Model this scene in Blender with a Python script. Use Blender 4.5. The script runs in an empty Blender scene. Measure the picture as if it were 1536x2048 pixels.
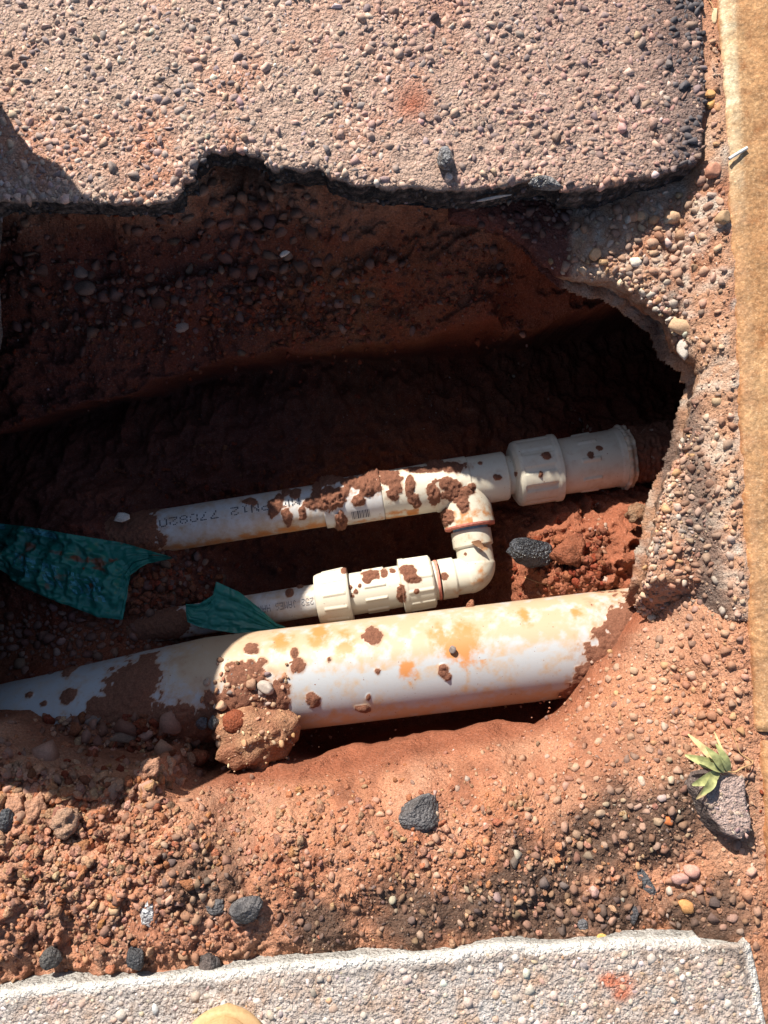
import bpy, math, random
import numpy as np
from math import radians, sin, cos, tan, pi
random.seed(7)
sc = bpy.context.scene
COL = sc.collection

# ------------------------------------------------------------------ camera, light
F = 1479.0; TILT = radians(7.5); H = 0.9
CAM = np.array([0.0, -H*tan(TILT), H])
cd = bpy.data.cameras.new('camera'); cam = bpy.data.objects.new('camera', cd); COL.objects.link(cam)
cd.sensor_fit = 'VERTICAL'; cd.sensor_height = 36.0; cd.lens = 36.0*F/2048
cd.clip_start = 0.01; cd.clip_end = 500
cam.location = CAM; cam.rotation_euler = (TILT, 0, 0)
sc.camera = cam
SUN_EL, SUN_AZ = 36.0, 29.0     # light travels towards (+sin az, -cos az)
w = bpy.data.worlds.new('World'); sc.world = w; w.use_nodes = True
nt = w.node_tree; bg = nt.nodes['Background']
sky = nt.nodes.new('ShaderNodeTexSky'); sky.sky_type = 'NISHITA'; sky.sun_disc = False
sky.sun_elevation = radians(SUN_EL); sky.sun_rotation = radians(-SUN_AZ)
nt.links.new(sky.outputs[0], bg.inputs[0]); bg.inputs[1].default_value = 0.068
sd = bpy.data.lights.new('sun', 'SUN'); sun = bpy.data.objects.new('sun', sd); COL.objects.link(sun)
sd.energy = 5.0; sd.angle = radians(0.55); sd.color = (1.0, 0.93, 0.83)
a = radians(SUN_AZ); e = radians(SUN_EL)
from mathutils import Vector, Matrix
sun.rotation_euler = Vector((sin(a)*cos(e), -cos(a)*cos(e), -sin(e))).to_track_quat('-Z', 'Y').to_euler()
vs = sc.view_settings; vs.view_transform = 'Standard'; vs.look = 'None'; vs.gamma = 1
vs.use_curve_mapping = False; vs.exposure = 0.85
sc.cycles.max_bounces = 6

# ------------------------------------------------------------------ helpers
cT, sT = cos(TILT), sin(TILT)
def P(px, py, z):
    """world point seen at photo pixel (px,py) at height z (used to take measurements off the photo)"""
    px = np.asarray(px, float); py = np.asarray(py, float); z = np.asarray(z, float)
    x = (px-768)/F; y = -(py-1024)/F
    dy = y*cT+sT; dz = y*sT-cT
    k = (z-CAM[2])/dz
    return np.stack([x*k, CAM[1]+dy*k, z+0*k], -1)
def PP(l, z=None):
    return np.array([P(p[0], p[1], p[2] if z is None else z) for p in l])

_t2 = np.random.RandomState(3).rand(256, 256)
def vn2(x, y, seed=0):
    x = x+seed*17.31; y = y+seed*9.73
    xi = np.floor(x).astype(int); yi = np.floor(y).astype(int)
    fx = x-xi; fy = y-yi; fx = fx*fx*(3-2*fx); fy = fy*fy*(3-2*fy)
    g = lambda a, b: _t2[a & 255, b & 255]
    return (g(xi, yi)*(1-fx)+g(xi+1, yi)*fx)*(1-fy)+(g(xi, yi+1)*(1-fx)+g(xi+1, yi+1)*fx)*fy
def fbm(x, y, s, octv=4, seed=0, gain=.5):
    r = 0; am = 1; tot = 0
    for o in range(octv):
        r = r+am*vn2(x/s, y/s, seed+o*3.7); tot += am; am *= gain; s = s/2.03
    return r/tot*2-1
_t3 = np.random.RandomState(5).rand(32, 32, 32)
def vn3(p):
    i = np.floor(p).astype(int); f = p-i; f = f*f*(3-2*f); i = i & 31; j = (i+1) & 31
    x0, y0, z0 = i.T; x1, y1, z1 = j.T; fx, fy, fz = f.T
    L = lambda a, b, t: a+(b-a)*t
    return L(L(L(_t3[x0, y0, z0], _t3[x1, y0, z0], fx), L(_t3[x0, y1, z0], _t3[x1, y1, z0], fx), fy),
             L(L(_t3[x0, y0, z1], _t3[x1, y0, z1], fx), L(_t3[x0, y1, z1], _t3[x1, y1, z1], fx), fy), fz)
def fbm3(p, s, octv=3, seed=0):
    r = 0; am = 1; tot = 0
    for o in range(octv):
        r = r+am*vn3(p/s+seed*5.3+o*7.1); tot += am; am *= .5; s /= 2
    return r/tot*2-1
def sstep(a, b, x):
    t = np.clip((x-a)/(b-a), 0, 1); return t*t*(3-2*t)

K0 = P(1439, 0, .004); K1 = P(1516, 1472, .004)
ku = (K1-K0)[:2]; klen = np.linalg.norm(ku); ku = ku/klen; kn = np.array([-ku[1], ku[0]])   # ku towards the viewer, kn to the right
if kn[0] < 0: kn = -kn
def kdist(x, y): return (x-K1[0])*kn[0]+(y-K1[1])*kn[1]
def sdf(x, y, poly, grad=False):
    """signed distance to a closed polygon, negative inside"""
    x = np.ravel(x); y = np.ravel(y)
    best = np.full(x.shape, 1e9); ins = np.zeros(x.shape, bool)
    gx = np.zeros(x.shape); gy = np.zeros(x.shape)
    n = len(poly)
    for i in range(n):
        ax, ay = poly[i][:2]; bx, by = poly[(i+1) % n][:2]
        ex, ey = bx-ax, by-ay
        t = np.clip(((x-ax)*ex+(y-ay)*ey)/(ex*ex+ey*ey+1e-18), 0, 1)
        dx = x-(ax+t*ex); dy = y-(ay+t*ey); d = dx*dx+dy*dy
        m = d < best; best[m] = d[m]
        if grad: gx[m] = dx[m]; gy[m] = dy[m]
        c = ((ay > y) != (by > y))
        if ay != by:
            ins ^= c & (x < (bx-ax)*(y-ay)/(by-ay)+ax)
    d = np.sqrt(best); s = np.where(ins, -d, d)
    if grad:
        k = np.where(ins, -1, 1)/(d+1e-9)
        return s, gx*k, gy*k
    return s
def rough(poly, step, amp, seed, scale=.03, closed=True):
    """subdivide an outline and break it up"""
    out = []
    poly = np.asarray(poly)[:, :2]; n = len(poly); s = 0
    for i in range(n if closed else n-1):
        a, b = poly[i], poly[(i+1) % n]; L = np.linalg.norm(b-a); k = max(1, int(L/step))
        nn = np.array([-(b-a)[1], (b-a)[0]])/(L+1e-9)
        for j in range(k):
            t = j/k; q = a+(b-a)*t; ss = s+L*t
            off = float(fbm(np.array([ss]), np.array([seed*3.3]), scale, 4, seed, .6)[0])*amp*2
            out.append(q+nn*off)
        s += L
    return np.array(out)

def mesh_obj(name, verts, faces, mat, parent=None, col=None, smooth=False, attrs=None, tris=None):
    me = bpy.data.meshes.new(name)
    verts = np.asarray(verts, dtype=np.float32)
    faces = np.asarray(faces, dtype=np.int32) if not isinstance(faces, list) else faces
    if isinstance(faces, np.ndarray):
        n, k = faces.shape
        me.vertices.add(len(verts)); me.vertices.foreach_set('co', verts.ravel())
        me.loops.add(n*k); me.loops.foreach_set('vertex_index', faces.ravel())
        me.polygons.add(n); me.polygons.foreach_set('loop_start', np.arange(0, n*k, k, dtype=np.int32))
        me.update(calc_edges=True)
    else:
        me.from_pydata(verts.tolist(), [], faces); me.update()
    if smooth is not False:
        me.polygons.foreach_set('use_smooth', np.ones(len(me.polygons), bool) if smooth is True else smooth)
    if col is not None:
        ca = me.attributes.new('col', 'FLOAT_COLOR', 'POINT')
        c4 = np.ones((len(verts), 4), np.float32); c4[:, :3] = col; ca.data.foreach_set('color', c4.ravel())
    for k, v in (attrs or {}).items():
        at = me.attributes.new(k, 'FLOAT', 'POINT'); at.data.foreach_set('value', np.asarray(v, np.float32))
    if mat: me.materials.append(mat)
    o = bpy.data.objects.new(name, me); COL.objects.link(o)
    if parent: o.parent = parent
    return o
def tag(o, label=None, cat=None, group=None, kind=None):
    if label: o['label'] = label
    if cat: o['category'] = cat
    if group: o['group'] = group
    if kind: o['kind'] = kind
    return o
def recenter(o):
    """origin of a single-mesh thing to its own base"""
    me = o.data; n = len(me.vertices); c = np.empty(n*3, np.float32); me.vertices.foreach_get('co', c); c = c.reshape(-1, 3)
    b = np.array([(c[:, 0].min()+c[:, 0].max())/2, (c[:, 1].min()+c[:, 1].max())/2, c[:, 2].min()])
    me.vertices.foreach_set('co', (c-b).astype(np.float32).ravel()); o.location = b
    return o
def empty(name, loc):
    o = bpy.data.objects.new(name, None); COL.objects.link(o); o.location = loc; o.empty_display_size = .05
    return o
def child_fix(o, root):
    o.parent = root; o.matrix_parent_inverse = Matrix.Translation(root.location).inverted()

# ------------------------------------------------------------------ materials
def newmat(name):
    m = bpy.data.materials.new(name); m.use_nodes = True
    t = m.node_tree; b = t.nodes['Principled BSDF']; return m, t, b
def N(t, k, **kw):
    n = t.nodes.new(k)
    for a_, v in kw.items():
        if a_ in n.inputs: n.inputs[a_].default_value = v
        else: setattr(n, a_, v)
    return n
def vmat(name, rough_=.9, spec=.2, var=.35, nscale=350, bump=.5, bdist=.0012, vscale=120, grit=0.0, coords='Object', vor=None):
    """colour comes from the 'col' attribute, grain from noise"""
    m, t, b = newmat(name); L = t.links.new
    tc = N(t, 'ShaderNodeTexCoord'); at = N(t, 'ShaderNodeAttribute', attribute_name='col')
    n1 = N(t, 'ShaderNodeTexNoise', Scale=nscale, Detail=6.0, Roughness=.65); L(tc.outputs[coords], n1.inputs['Vector'])
    n2 = N(t, 'ShaderNodeTexNoise', Scale=vscale/3, Detail=5.0, Roughness=.6); L(tc.outputs[coords], n2.inputs['Vector'])
    mr = N(t, 'ShaderNodeMapRange'); mr.inputs['From Min'].default_value = .3; mr.inputs['From Max'].default_value = .7
    mr.inputs['To Min'].default_value = 1-var; mr.inputs['To Max'].default_value = 1+var; L(n1.outputs['Fac'], mr.inputs['Value'])
    mr2 = N(t, 'ShaderNodeMapRange'); mr2.inputs['From Min'].default_value = .3; mr2.inputs['From Max'].default_value = .7
    mr2.inputs['To Min'].default_value = 1-var*.6; mr2.inputs['To Max'].default_value = 1+var*.6; L(n2.outputs['Fac'], mr2.inputs['Value'])
    mu = N(t, 'ShaderNodeMath', operation='MULTIPLY'); L(mr.outputs[0], mu.inputs[0]); L(mr2.outputs[0], mu.inputs[1])
    vm = N(t, 'ShaderNodeVectorMath', operation='SCALE'); L(at.outputs['Color'], vm.inputs[0]); L(mu.outputs[0], vm.inputs['Scale'])
    colout = vm.outputs[0]
    if grit > 0:   # tiny pale/dark sand grains
        vo = N(t, 'ShaderNodeTexVoronoi', Scale=650.0); L(tc.outputs[coords], vo.inputs['Vector'])
        wn = N(t, 'ShaderNodeSeparateColor'); L(vo.outputs['Color'], wn.inputs[0])
        gt = N(t, 'ShaderNodeMapRange'); gt.inputs['From Min'].default_value = .78; gt.inputs['From Max'].default_value = .98
        gt.inputs['To Max'].default_value = grit; L(wn.outputs[0], gt.inputs['Value'])
        mx = N(t, 'ShaderNodeMix', data_type='RGBA'); L(gt.outputs[0], mx.inputs['Factor']); L(colout, mx.inputs['A'])
        hs = N(t, 'ShaderNodeVectorMath', operation='MULTIPLY_ADD'); L(colout, hs.inputs[0])
        hs.inputs[1].default_value = (1.35, 1.5, 1.6); hs.inputs[2].default_value = (.05, .05, .045)
        L(hs.outputs[0], mx.inputs['B']); colout = mx.outputs['Result']
    L(colout, b.inputs['Base Color'])
    b.inputs['Roughness'].default_value = rough_; b.inputs['Specular IOR Level'].default_value = spec
    bp = N(t, 'ShaderNodeBump'); bp.inputs['Strength'].default_value = bump; bp.inputs['Distance'].default_value = bdist
    L(n1.outputs['Fac'], bp.inputs['Height']); last = bp
    for (vsc, vd, vst) in (vor or ()):
        dn = N(t, 'ShaderNodeTexNoise', Scale=vsc*1.3, Detail=2.0); L(tc.outputs[coords], dn.inputs['Vector'])
        wv_ = N(t, 'ShaderNodeVectorMath', operation='MULTIPLY_ADD'); L(dn.outputs['Color'], wv_.inputs[0]); wv_.inputs[1].default_value = (.9/vsc,)*3; L(tc.outputs[coords], wv_.inputs[2])
        vv = N(t, 'ShaderNodeTexVoronoi', Scale=float(vsc)); vv.feature = 'F1'; L(wv_.outputs[0], vv.inputs['Vector'])
        b2 = N(t, 'ShaderNodeBump'); b2.invert = True; b2.inputs['Strength'].default_value = vst; b2.inputs['Distance'].default_value = vd
        L(vv.outputs['Distance'], b2.inputs['Height']); L(last.outputs[0], b2.inputs['Normal']); last = b2
    L(last.outputs[0], b.inputs['Normal'])
    return m
M = {}
M['soil'] = vmat('red_soil', .95, .1, .30, 420, .9, .0022, 90, .45, vor=((170, .0035, .55), (420, .0016, .5)))
M['stone'] = vmat('pebble_stone', .8, .25, .25, 500, .5, .0008, 200)
M['chip'] = vmat('road_chip', .75, .3, .3, 600, .6, .0008, 260)
M['asphalt'] = vmat('asphalt_road', .9, .2, .35, 380, 1.0, .002, 120, .5, vor=((190, .004, .8), (450, .0018, .6)))
M['kerb'] = vmat('kerb_concrete', .9, .2, .38, 190, .8, .0015, 40, .6, vor=((150, .0022, .35),))
M['rock'] = vmat('tarry_rock', .55, .5, .45, 420, 1.0, .003, 200, vor=((260, .004, .9),))
M['shiny'] = vmat('bitumen_lump', .35, .8, .6, 300, 1.0, .004, 160, vor=((220, .005, 1.0),))
M['clod'] = vmat('clay_clod', .95, .1, .28, 380, 1.0, .003, 90, .4, vor=((240, .003, .6),))

def pipemat(name, base, muddy=(.25, .105, .062)):
    m, t, b = newmat(name); L = t.links.new
    tc = N(t, 'ShaderNodeTexCoord')
    am = N(t, 'ShaderNodeAttribute', attribute_name='mud'); as_ = N(t, 'ShaderNodeAttribute', attribute_name='stain'); ad = N(t, 'ShaderNodeAttribute', attribute_name='dust')
    n1 = N(t, 'ShaderNodeTexNoise', Scale=90.0, Detail=7.0, Roughness=.7); L(tc.outputs['Object'], n1.inputs['Vector'])
    n2 = N(t, 'ShaderNodeTexNoise', Scale=420.0, Detail=5.0, Roughness=.7); L(tc.outputs['Object'], n2.inputs['Vector'])
    def thr(src, noise, k, lo, hi):
        ma = N(t, 'ShaderNodeMath', operation='MULTIPLY_ADD'); L(noise, ma.inputs[0]); ma.inputs[1].default_value = k; L(src, ma.inputs[2])
        mr = N(t, 'ShaderNodeMapRange'); mr.interpolation_type = 'SMOOTHSTEP'
        mr.inputs['From Min'].default_value = lo; mr.inputs['From Max'].default_value = hi; L(ma.outputs[0], mr.inputs['Value']); return mr.outputs[0]
    c1 = N(t, 'ShaderNodeMix', data_type='RGBA'); c1.inputs['A'].default_value = (*base, 1); c1.inputs['B'].default_value = (.46, .335, .22, 1)
    L(thr(ad.outputs['Fac'], n1.outputs['Fac'], 1.0, .55, 1.35), c1.inputs['Factor'])
    c2 = N(t, 'ShaderNodeMix', data_type='RGBA'); L(c1.outputs['Result'], c2.inputs['A']); c2.inputs['B'].default_value = (.50, .21, .07, 1)
    L(thr(as_.outputs['Fac'], n1.outputs['Fac'], 1.1, .85, 1.5), c2.inputs['Factor'])
    # fine speckle of splashed soil
    vo = N(t, 'ShaderNodeTexNoise', Scale=260.0, Detail=3.0, Roughness=.5); L(tc.outputs['Object'], vo.inputs['Vector'])
    sp = N(t, 'ShaderNodeMapRange'); sp.inputs['From Min'].default_value = .70; sp.inputs['From Max'].default_value = .75; L(vo.outputs['Fac'], sp.inputs['Value'])
    c3 = N(t, 'ShaderNodeMix', data_type='RGBA'); L(c2.outputs['Result'], c3.inputs['A']); c3.inputs['B'].default_value = (.2, .075, .035, 1); L(sp.outputs[0], c3.inputs['Factor'])
    c4 = N(t, 'ShaderNodeMix', data_type='RGBA'); 
    mc = N(t, 'ShaderNodeVectorMath', operation='SCALE'); mc.inputs[0].default_value = tuple(v*1.6 for v in muddy); L(n2.outputs['Fac'], mc.inputs['Scale'])
    L(mc.outputs[0], c4.inputs['B']); mf = thr(am.outputs['Fac'], n2.outputs['Fac'], .5, .86, 1.06); L(mf, c4.inputs['Factor'])
    film = thr(am.outputs['Fac'], n1.outputs['Fac'], .9, .62, 1.25)
    fm = N(t, 'ShaderNodeMath', operation='MULTIPLY'); L(film, fm.inputs[0]); fm.inputs[1].default_value = .9
    c5 = N(t, 'ShaderNodeMix', data_type='RGBA'); L(c3.outputs['Result'], c5.inputs['A']); c5.inputs['B'].default_value = (.36, .20, .12, 1); L(fm.outputs[0], c5.inputs['Factor']); L(c5.outputs['Result'], c4.inputs['A'])
    L(c4.outputs['Result'], b.inputs['Base Color'])
    rr = N(t, 'ShaderNodeMapRange'); rr.inputs['To Min'].default_value = .42; rr.inputs['To Max'].default_value = .95; L(mf, rr.inputs['Value'])
    L(rr.outputs[0], b.inputs['Roughness']); b.inputs['Specular IOR Level'].default_value = .35
    bs = N(t, 'ShaderNodeMapRange'); bs.inputs['To Min'].default_value = .06; bs.inputs['To Max'].default_value = .9; L(mf, bs.inputs['Value'])
    bp = N(t, 'ShaderNodeBump'); bp.inputs['Distance'].default_value = .0025; L(bs.outputs[0], bp.inputs['Strength']); L(n2.outputs['Fac'], bp.inputs['Height']); L(bp.outputs[0], b.inputs['Normal'])
    return m
M['pvc'] = pipemat('grey_white_pvc', (.56, .56, .55))
M['pvc_cream'] = pipemat('cream_pvc', (.62, .58, .47))
M['pvc_big'] = pipemat('pale_grey_pvc', (.42, .435, .445))
def plain(name, c, r=.6, spec=.3, var=.2, scale=200, bump=.3, bd=.001):
    m, t, b = newmat(name); L = t.links.new
    tc = N(t, 'ShaderNodeTexCoord'); n1 = N(t, 'ShaderNodeTexNoise', Scale=float(scale), Detail=6.0); L(tc.outputs['Object'], n1.inputs['Vector'])
    mr = N(t, 'ShaderNodeMapRange'); mr.inputs['From Min'].default_value = .3; mr.inputs['From Max'].default_value = .7; mr.inputs['To Min'].default_value = 1-var; mr.inputs['To Max'].default_value = 1+var
    L(n1.outputs['Fac'], mr.inputs['Value']); vm = N(t, 'ShaderNodeVectorMath', operation='SCALE'); vm.inputs[0].default_value = c; L(mr.outputs[0], vm.inputs['Scale'])
    L(vm.outputs[0], b.inputs['Base Color']); b.inputs['Roughness'].default_value = r; b.inputs['Specular IOR Level'].default_value = spec
    bp = N(t, 'ShaderNodeBump'); bp.inputs['Strength'].default_value = bump; bp.inputs['Distance'].default_value = bd; L(n1.outputs['Fac'], bp.inputs['Height']); L(bp.outputs[0], b.inputs['Normal'])
    return m
M['ink'] = plain('black_ink', (.03, .03, .05), .7)
M['ink_grey'] = plain('faded_grey_ink', (.10, .10, .12), .7)
M['cyan_ink'] = plain('pale_blue_print', (.06, .26, .30), .6, var=.6)
M['leather'] = plain('tan_leather', (.50, .31, .15), .5, .4, .12, 300, .4)
M['rubber'] = plain('gum_rubber_sole', (.50, .32, .16), .7, .3, .15)
M['lace'] = plain('brown_lace', (.2, .1, .05), .8)
M['solvent'] = plain('pink_primer', (.62, .22, .16), .5, var=.3)
M['bluering'] = plain('pale_blue_cement', (.35, .60, .68), .4)
M['leaf'] = plain('weed_leaf', (.33, .34, .14), .55, .3, .4, 150, .4)
M['dryleaf'] = plain('dry_leaf', (.52, .40, .20), .7, .2, .35, 150, .4)
M['root'] = plain('pale_root', (.45, .27, .13), .8)
M['whitebit'] = plain('white_bit', (.70, .68, .64), .6)
m, t, b = newmat('green_plastic'); L_ = t.links.new
tc = N(t, 'ShaderNodeTexCoord'); n1 = N(t, 'ShaderNodeTexNoise', Scale=60.0, Detail=6.0); L_(tc.outputs['Object'], n1.inputs['Vector'])
at = N(t, 'ShaderNodeAttribute', attribute_name='mud')
ma = N(t, 'ShaderNodeMath', operation='MULTIPLY_ADD'); L_(n1.outputs['Fac'], ma.inputs[0]); ma.inputs[1].default_value = 1.0; L_(at.outputs['Fac'], ma.inputs[2])
mr = N(t, 'ShaderNodeMapRange'); mr.inputs['From Min'].default_value = .68; mr.inputs['From Max'].default_value = .85; L_(ma.outputs[0], mr.inputs['Value'])
mx = N(t, 'ShaderNodeMix', data_type='RGBA'); mx.inputs['A'].default_value = (.012, .17, .13, 1); mx.inputs['B'].default_value = (.19, .07, .035, 1)
L_(mr.outputs[0], mx.inputs['Factor']); L_(mx.outputs['Result'], b.inputs['Base Color']); b.inputs['Roughness'].default_value = .38
M['tape'] = m

# ------------------------------------------------------------------ the dug-out ground
# outlines measured in the photo
LIP = [(-420, 880, -.27), (-150, 890, -.27), (0, 862, -.27), (120, 822, -.28), (250, 792, -.285), (350, 755, -.285), (450, 728, -.285), (580, 712, -.285), (700, 700, -.285), (850, 690, -.285),
       (1000, 672, -.28), (1150, 640, -.28), (1330, 590, -.28), (1480, 560, -.28), (1640, 700, -.28), (1640, 1000, -.28), (1560, 1120, -.26), (1400, 1170, -.22), (1300, 1190, -.2), (1262, 1230, -.2), (1180, 1330, -.19), (1120, 1395, -.2),
       (1060, 1428, -.2), (960, 1436, -.21), (860, 1456, -.215), (760, 1474, -.215), (690, 1490, -.21), (600, 1510, -.20), (520, 1535, -.18), (470, 1548, -.16), (420, 1568, -.13), (380, 1584, -.10), (340, 1572, -.085),
       (310, 1525, -.08), (270, 1545, -.08), (200, 1545, -.08), (120, 1530, -.08), (50, 1490, -.09), (0, 1455, -.10), (-150, 1440, -.11), (-420, 1440, -.12)]
FP = rough(PP(LIP), .012, .0045, 2, .05)
S1C = []
for x in (-700, -300, 0, 200, 400, 600, 800, 1000):
    yl = np.interp(x, [0, 450, 1000], [860, 728, 672])
    S1C += [(x, 150, -.075), (x, 300, -.075), (x, 400, -.095), (x, 440, -.12), (x, 500, -.16), (x, 570, -.195), (x, 640, -.225), (x, min(yl-60, 720), -.25), (x, yl-8, -.28)]
S1C += [(450, 320, -.12), (500, 340, -.125), (480, 400, -.125), (450, 460, -.15), (560, 470, -.155), (560, 530, -.185), (620, 600, -.215), (1150, 150, -.07), (1150, 400, -.09), (1100, 470, -.14), (1100, 560, -.22), (1100, 630, -.27), (1250, 440, -.12), (1250, 560, -.28), (1380, 420, -.06), (1450, 300, -.012), (1425, 100, -.008), (1425, 200, -.010), (1425, -100, -.008), (1428, 340, -.018), (1500, -100, -.01),
        (1500, 300, -.02), (1550, 600, -.28), (1620, 400, -.2), (1700, 700, -.28), (1800, 900, -.28), (1700, 1100, -.22), (1600, 1180, -.12)]
for x, y, z in [(1280, 1205, -.15), (1330, 1190, -.085), (1400, 1190, -.06), (1460, 1200, -.05), (1235, 1250, -.145), (1190, 1320, -.158), (1300, 1300, -.09), (1400, 1300, -.055), (1470, 1300, -.045), (1150, 1370, -.16), (1190, 1400, -.11), (1250, 1400, -.075),
                (1400, 1420, -.045), (1100, 1422, -.17), (1120, 1470, -.10), (1250, 1500, -.045), (1480, 1500, -.02), (1000, 1448, -.19), (1000, 1495, -.10), (1000, 1540, -.05), (850, 1465, -.205), (850, 1510, -.12), (850, 1560, -.055), (700, 1498, -.20), (700, 1545, -.115), (700, 1595, -.05),
                (550, 1535, -.175), (560, 1572, -.10), (560, 1612, -.045), (430, 1580, -.11), (400, 1625, -.04), (300, 1600, -.04), (200, 1570, -.06), (100, 1550, -.06), (0, 1470, -.085), (-100, 1500, -.06), (0, 1550, -.035), (-400, 1500, -.04),
                (340, 1535, -.06)]:
    S1C.append((x, y, z))
for x in (-700, -300, 0, 300, 600, 900, 1200, 1490, 1700, 2000):
    S1C += [(x, 1680, -.026 if x < 1000 else -.03), (x, 1800, -.02), (x, 1900, -.018), (x, 2000, -.055), (x, 2200, -.06), (x, -200, -.07), (x, -700, -.07)]
S2C = [(-700, 900, -.38), (-700, 1200, -.30), (-700, 1500, -.30), (0, 905, -.42), (150, 880, -.44), (0, 1000, -.345), (100, 1060, -.275), (180, 1060, -.275), (215, 1100, -.292), (235, 1050, -.315), (330, 1130, -.33), (0, 1100, -.285), (0, 1200, -.285), (150, 1220, -.285), (280, 1180, -.30), (340, 1230, -.325), (420, 1140, -.36),
       (100, 1290, -.285), (0, 1310, -.28), (250, 960, -.37), (450, 900, -.40), (300, 860, -.44), (500, 800, -.46), (500, 1120, -.43), (600, 820, -.42), (800, 800, -.46), (1000, 750, -.50), (1200, 750, -.55), (1400, 800, -.55), (800, 950, -.48), (800, 1100, -.50), (650, 1250, -.50), (850, 1220, -.50), (950, 1200, -.46),
       (300, 1330, -.31), (450, 1290, -.40), (1100, 950, -.46), (1300, 980, -.34), (1400, 1000, -.26), (1300, 1050, -.27), (1200, 1060, -.29), (1100, 1080, -.31), (1040, 1100, -.37), (1000, 1180, -.42), (1080, 1160, -.31), (1200, 1130, -.26), (1290, 1130, -.235), (1050, 1200, -.34), (1200, 1180, -.26),
       (700, 1350, -.45), (1000, 1330, -.42), (1200, 1280, -.33), (650, 1480, -.36), (850, 1450, -.38), (1000, 1420, -.30), (1080, 1400, -.24), (560, 1500, -.34), (480, 1500, -.36), (430, 1530, -.30), (400, 1450, -.19), (420, 1410, -.185), (330, 1430, -.18), (250, 1430, -.18), (300, 1400, -.185),
       (330, 1480, -.19), (380, 1510, -.215), (250, 1500, -.175), (120, 1490, -.155), (0, 1440, -.165), (0, 1425, -.185), (90, 1430, -.185), (180, 1420, -.185), (370, 1560, -.20), (-200, 1430, -.24), (470, 1420, -.178), (500, 1400, -.178), (450, 1380, -.176), (540, 1440, -.21), (1500, 700, -.55), (1600, 900, -.5), (1600, 1100, -.3), (1400, 600, -.5), (1650, 600, -.5)]
def tps_fit(c):
    w_ = PP(c); X = w_[:, :2]; z = w_[:, 2]; n = len(X)
    d = np.sqrt(((X[:, None]-X[None])**2).sum(-1)); K = d  # linear kernel: no overshoot
    A = np.zeros((n+3, n+3)); A[:n, :n] = K+np.eye(n)*.004; A[:n, n] = 1; A[:n, n+1:] = X; A[n, :n] = 1; A[n+1:, :n] = X.T
    s = np.linalg.lstsq(A, np.concatenate([z, np.zeros(3)]), rcond=None)[0]
    return X, s
def tps_eval(f, x, y):
    X, s = f; r = s[len(X)]+s[len(X)+1]*x+s[len(X)+2]*y
    for i in range(len(X)):
        r = r+s[i]*np.sqrt((x-X[i, 0])**2+(y-X[i, 1])**2+2e-4)
    return r
f1 = tps_fit(S1C); f2 = tps_fit(S2C)

def axis_coords(lo, hi, a_, b_, fine, coarse):
    l = list(np.arange(a_, b_, fine)); k = a_
    st = fine
    while k > lo: st = min(st*1.25, coarse); k -= st; l.insert(0, k)
    k = l[-1]; st = fine
    while k < hi: st = min(st*1.25, coarse); k += st; l.append(k)
    return np.array(l)
gx = axis_coords(-1.35, .85, -.66, .60, .0028, .03)
gy = axis_coords(-1.3, 1.3, -.60, .46, .0028, .04)
GX, GY = np.meshgrid(gx, gy)            # rows y, cols x
sh = GX.shape; X0 = GX.ravel(); Y0 = GY.ravel()
S1 = tps_eval(f1, X0, Y0); S2 = np.minimum(tps_eval(f2, X0, Y0), -.12)
dF = sdf(X0, Y0, FP)
wtr = .012+.012*fbm(X0, Y0, .12, 2, 5)
wtr = np.where(Y0 < -.12, .007, .006+.006*fbm(X0, Y0, .1, 2, 5))
blend = sstep(-1.6, .4, dF/np.maximum(wtr, .004))   # 1 = outside (S1)
# texture regions in the photo, as world positions
def blob(px, py, z, r, X=None, Y=None):
    c = P(px, py, z); X = X0 if X is None else X; Y = Y0 if Y is None else Y
    return np.clip(1-np.hypot(X-c[0], Y-c[1])/r, 0, 1)
claypoly = PP([(560, 1520, -.2), (700, 1480, -.21), (900, 1440, -.21), (1050, 1422, -.2), (1090, 1440, -.14), (1040, 1490, -.07), (930, 1515, -.06), (800, 1548, -.05), (640, 1580, -.05), (480, 1595, -.05), (390, 1590, -.07), (430, 1560, -.13)])
smooth_clay = sstep(.012, -.012, sdf(X0, Y0, claypoly))
big = fbm(X0, Y0, .09, 3, 1); mid = fbm(X0, Y0, .028, 4, 9, .6); fine_ = fbm(X0, Y0, .007, 3, 13, .6)
ridge = 1-np.abs(fbm(X0, Y0, .05, 4, 21, .55))*2.2
amp = 1-.8*smooth_clay
G = S1*blend+S2*(1-blend)
wall = blend*sstep(.0, .06, -S1-.08)
G = G+big*.012*amp+mid*.0065*amp+fine_*.0022*(1-.5*smooth_clay)
# steps of broken clay in the upper wall
yy = fbm(X0, Y0*2.5-X0*.6, .07, 3, 33)
yy = yy+fbm(X0, Y0, .012, 3, 35)*.25; G -= wall*.007*sstep(.0, .05, yy)+wall*.006*sstep(.22, .26, yy)
lumps = 1-2*np.abs(fbm(X0, Y0, .022, 3, 41))
nearb = sstep(-.14, -.30, Y0)*sstep(-.62, -.55, Y0+1.1)*blend
lump2 = 1-2*np.abs(fbm(X0, Y0, .014, 3, 47))
leftb = sstep(.05, -.25, X0+.08*fbm(X0, Y0, .1, 2, 49))
G += amp*nearb*(.0030*lumps+.0022*lump2)*(.45+leftb*1.6)+ .014*(np.clip(lumps, 0, 1)-.4)*blob(110, 1590, -.04, .16)*blend
pitf = (1-blend)*sstep(-.12, 0, Y0+.05); G += pitf*(.010*lumps+.016*mid)+wall*(.006*lumps+.010*fbm(X0, Y0, .045, 3, 63))
ms = np.clip(blob(1180, 1120, -.28, .13)*1.6, 0, 1)*(1-blend); G += .014*lumps*ms
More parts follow.
